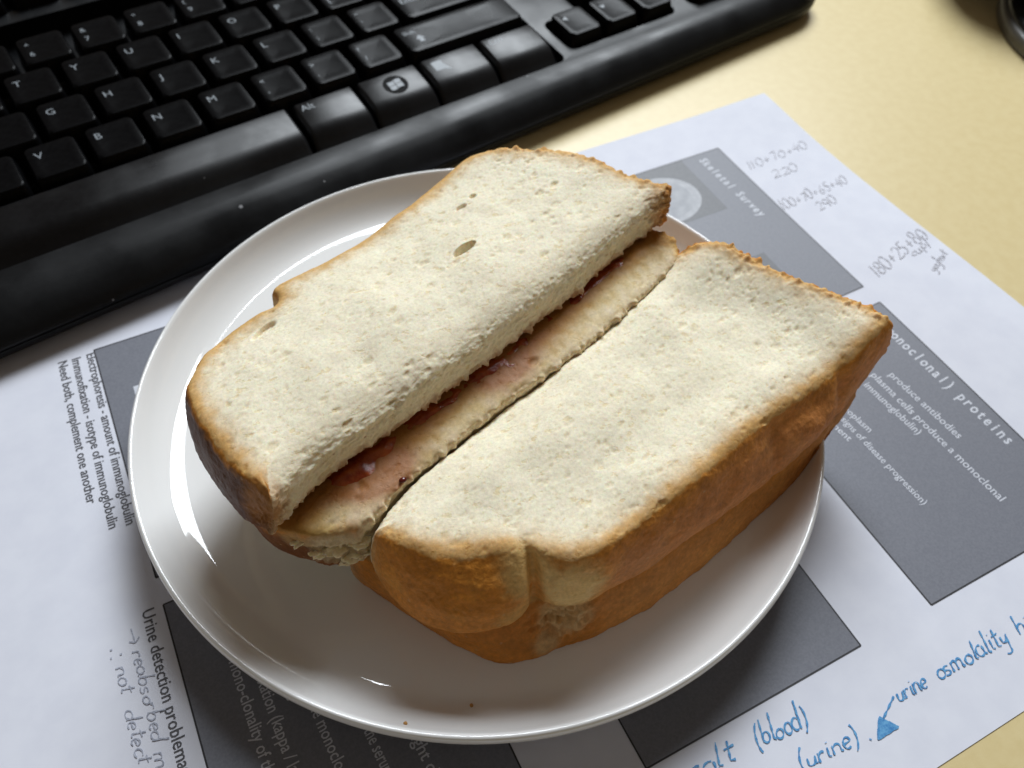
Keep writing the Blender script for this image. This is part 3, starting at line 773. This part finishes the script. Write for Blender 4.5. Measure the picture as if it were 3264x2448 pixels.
JAM = [(1.0, -15.0, 6.5, 3.0, 1.5), (-5.5, -14.2, 5.0, 2.6, 1.0), (-37.0, -27.4, 6.5, 4.0, 2.2), (-44.0, -26.6, 4.5, 2.6, 1.0), (-33.8, -30.2, 2.4, 1.5, 0.8),
       (10.5, -9.4, 6.0, 1.8, 0.6), (-20.0, -18.7, 7.0, 2.0, 0.6), (26.0, -3.2, 9.0, 1.8, 0.5), (-52.0, -28.2, 4.0, 1.8, 0.5), (42.0, 3.2, 8.0, 1.8, 0.4)]
def jam_blobs(X, Y, grow=1.0):
    h = np.zeros_like(X)
    for (bx, by, ra, rb, am) in JAM:
        c, s_ = math.cos(0.31), math.sin(0.31); u_ = ((X-bx)*c+(Y-by)*s_)/(ra*grow); w_ = (-(X-bx)*s_+(Y-by)*c)/(rb*grow)
        h = h+am*np.exp(-(u_**2+w_**2))
    return h
def lb_stain(v, nr, col, wob, g1):
    sd, al = cut_dist(v[:, :2]); up = sstep(0.1, 0.6, nr[:, 2])
    k = sstep(15.0, 0.5, sd+2.6*wob+1.0*g1)*up
    c = mix(col, np.array([0.57, 0.405, 0.125]), (0.88*k)[:, None])
    k2 = sstep(9.0, 0.5, sd+1.8*wob+1.5*np.sin(al/7.0))*up
    c = mix(c, np.array([0.40, 0.175, 0.024]), (0.9*k2)[:, None])
    k3 = np.clip(1.0*jam_blobs(v[:, 0], v[:, 1], 1.15)+0.25*wob, 0, 1)*up
    c = mix(c, np.array([0.33, 0.095, 0.012]), (0.8*k3)[:, None])
    return c, 0.05*k+0.45*k3
def lt_stain(v, nr, col, wob, g1):
    # jam soaked into the lower lip of the torn edge and a faint blush on top
    sd, al = cut_dist(v[:, :2])
    k = sstep(4.5, 0.6, v[:, 2]+1.6*wob)*sstep(-3.5, -0.3, sd)
    c = mix(col, np.array([0.46, 0.21, 0.09]), (0.8*k)[:, None])
    w, r = worley(v/3.2+40)
    sp = (r > 0.985)*sstep(0.16, 0.10, w)
    return mix(c, np.array([0.45, 0.17, 0.07]), (0.8*sp)[:, None]), 0
c_domeL = (0.105, 0.028, 0.007); c_sideL = (0.62, 0.42, 0.20); c_baseL = (0.58, 0.28, 0.08)
build_slice(left, L_org, [LB_cut_b, LB_base_b, LB_side_b, LB_dome_b], [LB_cut, LB_base, LB_side, LB_dome], TB, CNL,
            (0, 1, 0.9, 1), (c_cut, (0.50, 0.22, 0.05), c_sideL, (0.22, 0.075, 0.02)), (0, 0.05, 0.1, 0.25), warp_lb, bulge=0.3, rnd=1.5, seed=3, fringe='high', voxel=0.42,
            stain=lb_stain, torn=0.8,
            tints=[(-50, -35.5, 9.5, (9.5, 5, 5.2), (0.72, 0.60, 0.40), 0.95), (-58, -31, 11, (3, 4, 3.5), (0.60, 0.40, 0.18), 0.6)],
            bumps=[(-50, -36, 8, (9, 4, 1.6), -1.6), (-47, -37, 5, (4, 3, 1.8), 1.3), (-54, -34, 4.5, (3, 3, 1.5), 1.0)], rough=[(-50, -36, 7, (9, 5, 5), 1.5)], label='lower slice with jam soaking its top')
build_slice(left, L_org, [LT_cut_m, LT_base_m, LT_side_m, LT_dome_m], [LT_cut, LT_base, LT_side, LT_dome], TL, CNL,
            (0, 1, 0.75, 1), (c_cut, c_baseL, c_sideL, c_domeL), (0, 0.05, 0.1, 0.38), warp_lt, bulge=0.9, rnd=1.9, cut_rnd=6.0, seed=4, fringe='low', halo_w=(0.10, 0.8, 0.95, 0.6), edge_d=3.0, stain=lt_stain, torn=1.1,
            holes=[(2.8, 15.4, 0.30, 3.1, 1.25, 11.0), (14, 34, 0.3, 1.0, 0.7, 1.0), (9.5, 31.5, 0.2, 1.5, 0.8, 0.8), (-48, 14.5, 0.5, 3.6, 1.2, 1.2)],
            tints=[(-61.5, -28.5, 9, (5.0, 5.5, 7.5), (0.40, 0.17, 0.04), 0.85), (57.5, 13, 8, (4.5, 6, 9), (0.50, 0.22, 0.05), 0.6)],
            bumps=[(-44, 25, 8, (2.2, 2.5, 12), -1.8), (-62, -29, 5, (4, 4, 4), -0.8)], rough=[(-60, -30, 4, (5, 5, 5), 1.2), (58, 12, 6, (5, 6, 8), 1.0)], label='upper slice slipped back from the cut edge')

# ---- jam: a sheet lying on the lower slice, thicker in blobs along the gap
s_tot = np.concatenate([[0], np.cumsum(np.linalg.norm(np.diff(cutline, axis=0), axis=1))])
ss = np.linspace(9, s_tot[-1]-6, 300); oo = np.linspace(-7, 9, 56)
cx_ = np.interp(ss, s_tot, cutline[:, 0]); cy_ = np.interp(ss, s_tot, cutline[:, 1])
dx_ = np.gradient(cx_); dy_ = np.gradient(cy_); ln_ = np.hypot(dx_, dy_); nx_, ny_ = dy_/ln_, -dx_/ln_
X = cx_[:, None]+nx_[:, None]*oo; Y = cy_[:, None]+ny_[:, None]*oo
P3 = np.stack([X.ravel(), Y.ravel(), 0*X.ravel()], 1)
h = -0.02-0.38*np.maximum(oo[None, :]-0.9, 0)*np.ones_like(X)-1.2*sstep(16, 9, ss)[:, None]-1.2*sstep(s_tot[-1]-16, s_tot[-1]-6, ss)[:, None]
h = h+0.62*jam_blobs(X, Y)
h = h+0.22*fbm(P3/3.2, 2).reshape(X.shape)+0.55*fbm(P3/8+4, 2).reshape(X.shape)
Z = lb_top(X, Y)+h
nj = len(oo); F = [(i*nj+j, i*nj+j+1, (i+1)*nj+j+1, (i+1)*nj+j) for i in range(len(ss)-1) for j in range(nj-1)]
jam = mesh_obj('jam_filling', np.stack([X.ravel(), Y.ravel(), Z.ravel()], 1)-np.array(L_org), F, M_jam, left)
jam['label'] = 'glossy dark red jam in the gap between the slices'
for (sx, sy, dz) in [(-33.4, -31.0, 0.10)]:
    bm = bmesh.new(); bmesh.ops.create_icosphere(bm, subdivisions=2, radius=0.8)
    V = np.array([v.co[:] for v in bm.verts])*np.array([1.15, 0.85, 0.6]); F = [[v.index for v in f.verts] for f in bm.faces]; bm.free()
    z0 = float(lb_top(np.array([sx]), np.array([sy]))[0])+dz
    mesh_obj('seed', V+np.array([sx, sy, z0])-np.array(L_org), F, M_seed, jam)

# ---- torn flakes hanging on the ragged cut edges
def flake(cx, cy, cz, r, seed, parent, org, stretch=(1, 1, 1), colr=CRUMB):
    bm = bmesh.new(); bmesh.ops.create_icosphere(bm, subdivisions=3, radius=1.0)
    V = np.array([v.co[:] for v in bm.verts]); F = [[v.index for v in f.verts] for f in bm.faces]; bm.free()
    k = 1+0.75*fbm(V*1.3+seed*7.1, 3)
    V = V*k[:, None]*np.array(stretch)*r+np.array([cx, cy, cz])
    o = mesh_obj('torn_flake', V-np.array(org), F, M_crumb, parent)
    me = o.data; ca = me.color_attributes.new('Col', 'FLOAT_COLOR', 'POINT')
    ca.data.foreach_set('color', np.tile(np.array([*colr, 1], np.float32), len(V))); me.attributes.new('gloss', 'FLOAT', 'POINT')
    return o
lt_slice = [o for o in left.children if o.name.startswith('bread_slice')][1]
lb_slice = [o for o in left.children if o.name.startswith('bread_slice')][0]
for (x, y, z, r_) in [(-51, -35.6, 31, 1.6), (-47.5, -37.2, 29.5, 1.7), (-54.5, -33.6, 30, 1.3), (-46.0, -37.4, 33.5, 1.2), (-57.5, -31.2, 33.0, 1.2), (-49.5, -36.6, 27.5, 1.3)]:
    flake(x, y, z, r_, 80+int(z*3), lb_slice, L_org, (1.5, 0.9, 0.6), (0.95, 0.81, 0.56))
for (x, y, z, r_) in [(59.4, 11.6, 43.0, 1.3), (59.2, 12.2, 47.0, 1.2)]:
    flake(x, y, z, r_, 120+int(z), lt_slice, L_org, (0.9, 0.9, 1.2), (0.52, 0.25, 0.06))

# ---- loose crumbs on the plate
M_loose = simple('loose_crumb', (0.42, 0.20, 0.05), (0.55, 0.30, 0.10), 900, 0.8)
for (x, y, r_, lb) in [(-70.9, 36.1, 0.55, 'tiny orange crumb on the plate left of the dark crust'), (-36.9, -71.5, 0.4, 'tiny brown crumb on the plate floor near the front rim'),
                       (-51.1, -70.2, 0.45, 'small brown crumb stuck on the front rim of the plate')]:
    bm = bmesh.new(); bmesh.ops.create_icosphere(bm, subdivisions=2, radius=r_)
    V = np.array([v.co[:] for v in bm.verts]); F = [[v.index for v in f.verts] for f in bm.faces]; bm.free()
    V *= (1+0.4*fbm(V*2+x, 2))[:, None]
    o = mesh_obj('bread_crumb', V+np.array([x, y, float(plate_z(math.hypot(x, y)))+r_*0.6]), F, M_loose, origin=(x, y, float(plate_z(math.hypot(x, y)))))
    tag(o, lb, 'crumb', 'loose crumbs on the plate')

# ================================================================== keyboard
KB_YAW = math.radians(7.37)
kb = empty('computer_keyboard', (-204.2, 180.5, 0), (0, 0, KB_YAW))
tag(kb, 'black computer keyboard with white lettered keys behind the plate', 'keyboard')
U = 19.05
TILT = math.tan(math.radians(4))
def rrect(x0, x1, y0, y1, r, n=5):
    P = []
    for cx, cy, a0 in ((x1-r, y1-r, 0), (x0+r, y1-r, 90), (x0+r, y0+r, 180), (x1-r, y0+r, 270)):
        for k in range(n):
            a = math.radians(a0+90*k/(n-1)); P.append((cx+r*math.cos(a), cy+r*math.sin(a)))
    return P
def loft(rings, cap=True):
    n = len(rings[0]); V = [p for r in rings for p in r]; F = []
    for k in range(len(rings)-1):
        for i in range(n):
            j = (i+1) % n; F.append((k*n+i, k*n+j, (k+1)*n+j, (k+1)*n+i))
    if cap: F.append(tuple(range(n-1, -1, -1))); F.append(tuple((len(rings)-1)*n+i for i in range(n)))
    return V, F
# case
KX0, KX1, KY0, KY1 = -22.0, 431.0, -112.0, 62.0
def deck(v): return 16.0 + (v+89)*TILT
prof_k = [(6, 1.6), (2.4, 2.4), (0.8, 4.4), (0.5, 6.3), (1.1, 6.7), (1.1, 7.1), (0.2, 7.4), (0.3, 8.0), (2.6, 10.6), (5.6, 13.0), (9.0, 14.8), (13.0, 15.9), (17.0, 16.2), (20.0, 16.0)]
rings = []
for ins, z in prof_k:
    P = rrect(KX0+ins, KX1-ins, KY0+ins, KY1-ins*0.4, max(2, 22-ins), 9)
    rings.append([(x, y, (z+max(0, (y+90))*TILT*min(1, z/10)) if z > 7 else z) for x, y in P])
V, F = loft(rings)
case = mesh_obj('case', V, F, M_case, kb)
wells = [(-4.0, 292.6, -92.2, 26.0, 3.5), (297.0, 352.0, -88.5, -68.0, 4.0), (315.5, 334.5, -70.0, -49.5, 3.0), (297.0, 352.0, -28.0, 26.0, 3.0), (360.0, 425.0, -88.5, 26.0, 4.0), (-4, 290, 33, 51, 3)]
cut_v, cut_f = [], []
for (x0, x1, y0, y1, r_) in wells:
    ring = rrect(x0, x1, y0, y1, r_, 6)
    V, F = loft([[(x, y, 9.0+max(0, y+90)*TILT*0.9) for x, y in ring], [(x, y, 60.0) for x, y in ring]])
    o_ = len(cut_v); cut_v += V; cut_f += [tuple(i+o_ for i in f) for f in F]
cutter = mesh_obj('cutter', cut_v, cut_f, M_well, kb, smooth=False)
bm = bmesh.new(); bm.from_mesh(cutter.data); bmesh.ops.recalc_face_normals(bm, faces=bm.faces); bm.to_mesh(cutter.data); bm.free()
bm = bmesh.new(); bm.from_mesh(case.data); bmesh.ops.recalc_face_normals(bm, faces=bm.faces); bm.to_mesh(case.data); bm.free()
bo = case.modifiers.new('wells', 'BOOLEAN'); bo.operation = 'DIFFERENCE'; bo.solver = 'EXACT'; bo.object = cutter; bo.use_self = True
dg = bpy.context.evaluated_depsgraph_get()
me2 = bpy.data.meshes.new_from_object(case.evaluated_get(dg)); case.modifiers.clear(); case.data = me2
bpy.data.objects.remove(cutter)
bm = bmesh.new(); bm.from_mesh(case.data); bmesh.ops.triangulate(bm, faces=[f for f in bm.faces if len(f.verts) > 4]); bm.to_mesh(case.data); bm.free()
for v_ in case.data.vertices:                       # the front edge bows outward toward the middle of the keyboard
    y_ = v_.co.y/S
    if y_ < -92.4:
        fr = -105.0-9.0*max(0.0, (400-v_.co.x/S)/330)**1.2
        v_.co.y = (-92.4+(y_+92.4)*(fr+92.4)/(-112+92.4))*S
case.data.polygons.foreach_set('use_smooth', [True]*len(case.data.polygons))
case.data.set_sharp_from_angle(angle=math.radians(35))
# keys
_keymesh = {}
def letter_key_mesh(w, d):
    key = ('L', round(w, 2), round(d, 2))
    if key in _keymesh: return _keymesh[key]
    bw, bd = w/2-0.55, d/2-0.55
    rings = []
    def rg(hw, hd, yo, z, r_, dish=0.0, s=1.0):
        P = rrect(-hw*s, hw*s, -hd*s, hd*s, max(0.3, r_*s), 5); out = []
        for x, y in P:
            k = (x/hw)**2
            out.append((x, y+yo, z-dish*(1-k)))
        return out
    tw, td = w/2-2.1, d/2-1.9
    rings.append(rg(bw, bd, 0, 0, 1.6))
    rings.append(rg(bw-0.25, bd-0.25, 0.05, 1.4, 1.6))
    rings.append(rg(tw+0.55, td+0.45, 0.75, 7.6, 2.0))
    rings.append(rg(tw+0.12, td+0.1, 0.8, 8.3, 1.9))
    rings.append(rg(tw-0.35, td-0.35, 0.8, 8.45, 1.8, 0.15))
    for s in (0.72, 0.45, 0.2, 0.05): rings.append(rg(tw-0.35, td-0.35, 0.8, 8.45, 1.8, 0.40, s))
    V, F = loft(rings)
    me = bpy.data.meshes.new('key'); me.from_pydata([(a*S, b_*S, c*S) for a, b_, c in V], [], F); me.materials.append(M_key)
    bm = bmesh.new(); bm.from_mesh(me); bmesh.ops.recalc_face_normals(bm, faces=bm.faces); bm.to_mesh(me); bm.free()
    me.polygons.foreach_set('use_smooth', [True]*len(me.polygons)); me.set_sharp_from_angle(angle=math.radians(40))
    _keymesh[key] = me; return me
def front_key_mesh(w, d=20.2):
    """bottom-row key: a top that rolls down toward the user"""
    key = ('F', round(w, 2))
    if key in _keymesh: return _keymesh[key]
    hp = [(10.6, 0.0), (10.4, 3.0), (10.0, 8.2), (9.6, 8.9), (8.9, 9.05), (5.5, 8.85), (2.0, 8.6), (-1.5, 8.25), (-3.6, 7.7), (-5.2, 6.6), (-6.8, 5.1), (-8.8, 2.9), (-11.4, 1.2), (-11.6, 0.0)]
    V, F = [], []; xs = [(-w/2+0.55, 0.0), (-w/2+1.0, 0.55), (-w/2+1.6, 0.9), (-w/2+2.1, 1.0), (w/2-2.1, 1.0), (w/2-1.6, 0.9), (w/2-1.0, 0.55), (w/2-0.55, 0.0)]
    m_ = len(hp)
    for x, k in xs:
        e = 1-k
        for (y, z) in hp: V.append((x, y*(1-0.03*e), max(0, z-1.9*e*(z/8.15))))
    for i in range(len(xs)-1):
        for j in range(m_):
            F.append((i*m_+j, i*m_+(j+1) % m_, (i+1)*m_+(j+1) % m_, (i+1)*m_+j))
    F.append(tuple(range(m_))); F.append(tuple((len(xs)-1)*m_+j for j in range(m_-1, -1, -1)))
    me = bpy.data.meshes.new('key'); me.from_pydata([(a*S, b_*S, c*S) for a, b_, c in V], [], F); me.materials.append(M_fkey)
    bm = bmesh.new(); bm.from_mesh(me); bmesh.ops.recalc_face_normals(bm, faces=bm.faces); bm.to_mesh(me); bm.free()
    me.polygons.foreach_set('use_smooth', [True]*len(me.polygons)); me.set_sharp_from_angle(angle=math.radians(38))
    _keymesh[key] = me; return me
GX, GY = 4.0, -3.2
def key_at(u, row, w=1.0, d=1.0, kind='L', dy=0.0):
    x = u*U+GX; v = -row*U+GY+dy
    z = (15.8 if kind == 'L' else 13.4)+(v+57)*TILT
    me = letter_key_mesh(w*U, d*U) if kind == 'L' else front_key_mesh(w*U)
    o = bpy.data.objects.new('key', me); o.location = (x*S, v*S, z*S); o.rotation_euler = (math.atan(TILT), 0, 0)
    return link(o, kb)
def legend_mesh(body, h, ox, oy, z, key):
    v, f = text_geo(body); v = v.copy()
    v[:, 0] -= v[:, 0].min(); v = v/0.72*h
    V = np.column_stack([v[:, 0]+ox, v[:, 1]+oy, np.full(len(v), z)])
    return mesh_obj('legend', V, f, M_legend, key, smooth=False)
def poly_legend(polys, z, key, mat=None, name='legend'):
    Vs, Fs = [], []
    for p in polys:
        o = len(Vs); Vs += [(x, y, z) for x, y in p]; Fs.append(tuple(range(o, o+len(p))))
    return mesh_obj(name, Vs, Fs, mat or M_legend, key, smooth=False)
ZL = 8.32
def dishz(x, hw): return 8.45-0.40*(1-(x/hw)**2)+0.06
def letter(u, row, ch, sub=None, w=1.0):
    k = key_at(u, row, w)
    hw = w*U/2-2.45
    if ch:
        v, f = text_geo(ch); v = v.copy()
        h = 3.1 if sub is None else 2.4
        v = v/0.72*h; v[:, 0] += -w*U/2+4.1-v[:, 0].min(); v[:, 1] += (2.4 if sub is None else 3.0)
        mesh_obj('legend', np.column_stack([v[:, 0], v[:, 1], dishz(v[:, 0], hw)]), f, M_legend, k, smooth=False)
    if sub:
        v, f = text_geo(sub); v = v.copy(); v = v/0.72*2.6
        v[:, 0] += -w*U/2+4.3-v[:, 0].min(); v[:, 1] += -2.6
        mesh_obj('legend', np.column_stack([v[:, 0], v[:, 1], dishz(v[:, 0], hw)]), f, M_legend, k, smooth=False)
    return k
for i, (c1, c2) in enumerate(zip('~!@#$%^&*()_+', '`1234567890-=')): letter(0.5+i, 0, c1, c2)
letter(14.0, 0, 'Backspace', None, 2.0)
letter(0.75, 1, 'Tab', None, 1.5)
for i, ch in enumerate('QWERTYUIOP'): letter(2.0+i, 1, ch)
letter(12.0, 1, '{', '['); letter(13.0, 1, '}', ']'); letter(14.25, 1, '|', '\\', 1.5)
letter(0.875, 2, 'Caps', None, 1.75)
for i, ch in enumerate('ASDFGHJKL'): letter(2.25+i, 2, ch)
letter(11.25, 2, ':', ';'); letter(12.25, 2, '"', "'"); letter(13.875, 2, 'Enter', None, 2.25)
letter(1.125, 3, 'Shift', None, 2.25)
for i, ch in enumerate('ZXCVBNM'): letter(2.75+i, 3, ch)
letter(9.75, 3, '<', ','); letter(10.75, 3, '>', '.'); letter(11.75, 3, '?', '/')
ks = letter(13.625, 3, '', None, 2.75)
v, f = text_geo('Shift'); v = v/0.72*2.1; v = v+np.array([-U*2.75/2+4.0, 3.2])
mesh_obj('legend', np.column_stack([v, dishz(v[:, 0], 2.75*U/2-2.45)]), f, M_legend, ks, smooth=False)
ax_, ay_ = -U*2.75/2+9.0, -0.6
pl = [(ax_-1.9, ay_), (ax_, ay_+2.2), (ax_+1.9, ay_), (ax_+0.9, ay_), (ax_+0.9, ay_-2.0), (ax_-0.9, ay_-2.0), (ax_-0.9, ay_)]
poly_legend([pl], dishz(ax_, 2.75*U/2-2.45)+0.05, ks)
# bottom row
def front_key(x0, x1):
    v = -4*U+GY-1.0
    o = bpy.data.objects.new('key', front_key_mesh(x1-x0)); o.location = ((x0+x1)/2*S, v*S, (13.4+(v+57)*TILT)*S); o.rotation_euler = (math.atan(TILT), 0, 0)
    return link(o, kb)
front_key(-1.5, 22.5); front_key(23, 43); front_key(43.5, 62.5); front_key(63, 187.5)
ka_, kw_, km_, kc_ = front_key(188, 212.6), front_key(212.6, 238.4), front_key(238.4, 264.4), front_key(264.4, 290.4)
def on_front(o):
    co = np.array([v.co[:] for v in o.data.vertices])/S
    zz = np.interp(co[:, 1], [-3.6, -1.5, 2.0, 5.5, 8.9], [7.7, 8.25, 8.6, 8.85, 9.05])
    co[:, 2] = zz+(0.12 if o.name.startswith('logo') and not o.name.startswith('logo_disc') else 0.06)
    o.data.vertices.foreach_set('co', (co*S).ravel())
on_front(legend_mesh('Alt', 2.9, -9.4, 5.4, 8.30, ka_))
on_front(legend_mesh('Ctrl', 2.7, -9.0, 5.6, 8.30, kc_))
# logo key: dark disc with a small waving four-pane mark
th = np.linspace(0, 2*np.pi, 32, endpoint=False)
on_front(poly_legend([[(0.4+4.6*math.cos(t), 3.0+4.6*math.sin(t)) for t in th]], 8.30, kw_, M_disc, 'logo_disc'))
def wave(x0, x1, y0, y1):
    xs = np.linspace(x0, x1, 5); g = lambda x: 0.35*math.sin((x-0.4)*1.1)
    return [(x, y0+g(x)) for x in xs]+[(x, y1+g(x)) for x in xs[::-1]]
on_front(poly_legend([wave(-2.2, 0.28, 0.9, 2.9), wave(0.52, 3.0, 0.9, 2.9), wave(-2.2, 0.28, 3.1, 5.1), wave(0.52, 3.0, 3.1, 5.1)], 8.36, kw_, None, 'logo'))
on_front(poly_legend([[(-8.6, 2.4), (-4.4, 2.4), (-4.4, 7.2), (-8.6, 7.2)], [(-5.4, 2.6), (-2.6, 0.9), (-4.2, 4.8)]], 8.32, km_))
# arrow keys, a few keys of the cluster above and of the number pad
AX = 297.5
for k, (dx, row) in enumerate([(0, 4), (1, 4), (2, 4), (1, 3)]):
    x = AX+9.2+dx*18.2; v = -row*U+GY+1.4-(0.4 if row == 4 else 0)
    o = bpy.data.objects.new('key', letter_key_mesh(17.6, 18.6)); o.location = (x*S, v*S, (14.2+(v+57)*TILT)*S); o.rotation_euler = (math.atan(TILT), 0, 0); link(o, kb)
    a = [(0, 1.5), (1.3, -0.6), (-1.3, -0.6)]; rot = [90, 180, -90, 0][k]; c, s_ = math.cos(math.radians(rot)), math.sin(math.radians(rot))
    poly_legend([[(x_*c-y_*s_-3.4, x_*s_+y_*c+3.4) for x_, y_ in a]], 8.42, o)
for dx in range(3):
    for row in (0, 1):
        v = -row*U+GY
        o = bpy.data.objects.new('key', letter_key_mesh(17.6, 18.6)); o.location = ((AX+9.2+dx*18.2)*S, v*S, (14.4+(v+57)*TILT)*S); o.rotation_euler = (math.atan(TILT), 0, 0); link(o, kb)
for (x, v, w) in [(380.0, -80.6, 36.0), (408.0, -80.6, 17.6), (371.0, -61.5, 17.6), (389.5, -61.5, 17.6), (408.0, -61.5, 17.6)]:
    o = bpy.data.objects.new('key', letter_key_mesh(w, 18.6)); o.location = (x*S, v*S, (14.2+(v+57)*TILT)*S); o.rotation_euler = (math.atan(TILT), 0, 0); link(o, kb)
for i, nm in enumerate(['F1', 'F2', 'F3', 'F4', 'F5', 'F6', 'F7', 'F8']):
    x = (2.0+i+(0.5 if i > 3 else 0))*U-8; v = 38.0
    o = bpy.data.objects.new('key', letter_key_mesh(18.4, 14.0)); o.location = (x*S, v*S, (14.6+(v+57)*TILT)*S); o.rotation_euler = (math.atan(TILT), 0, 0); link(o, kb)
    legend_mesh(nm, 2.2, -4.0, 0.6, 8.5, o)

# ================================================================== black stand foot at the right
st_org = (352.0, 62.0, 0.0)
st = empty('device_stand', st_org)
tag(st, 'black rounded stand foot on the desk at the top right corner', 'stand')
def disc(name, cx, cy, rx, ry, prof_, mat, parent, seg=64):
    rings = [[((cx-st_org[0])+rx*k*math.cos(t), (cy-st_org[1])+ry*k*math.sin(t), z) for t in np.linspace(0, 2*np.pi, seg, endpoint=False)] for k, z in prof_]
    V, F = loft(rings); o = mesh_obj(name, V, F, mat, parent)
    bm = bmesh.new(); bm.from_mesh(o.data); bmesh.ops.recalc_face_normals(bm, faces=bm.faces); bm.to_mesh(o.data); bm.free()
    return o
foot = disc('foot_edge', 359, 58, 70, 62, [(0.985, 0.0), (1.0, 0.8), (1.0, 5.0), (0.985, 6.2), (0.965, 6.6)], M_rimgrey, st)
disc('foot_plate', 359, 58, 70, 62, [(0.962, 5.0), (0.962, 7.2), (0.94, 8.4), (0.88, 9.6), (0.7, 11.0), (0.3, 12.0)], M_stand, st)
disc('stem', 345, 118, 46, 40, [(0.9, 10.0), (1.0, 16.0), (1.05, 26.0), (1.0, 38.0), (0.8, 46.0), (0.3, 50.0)], M_stand, st)
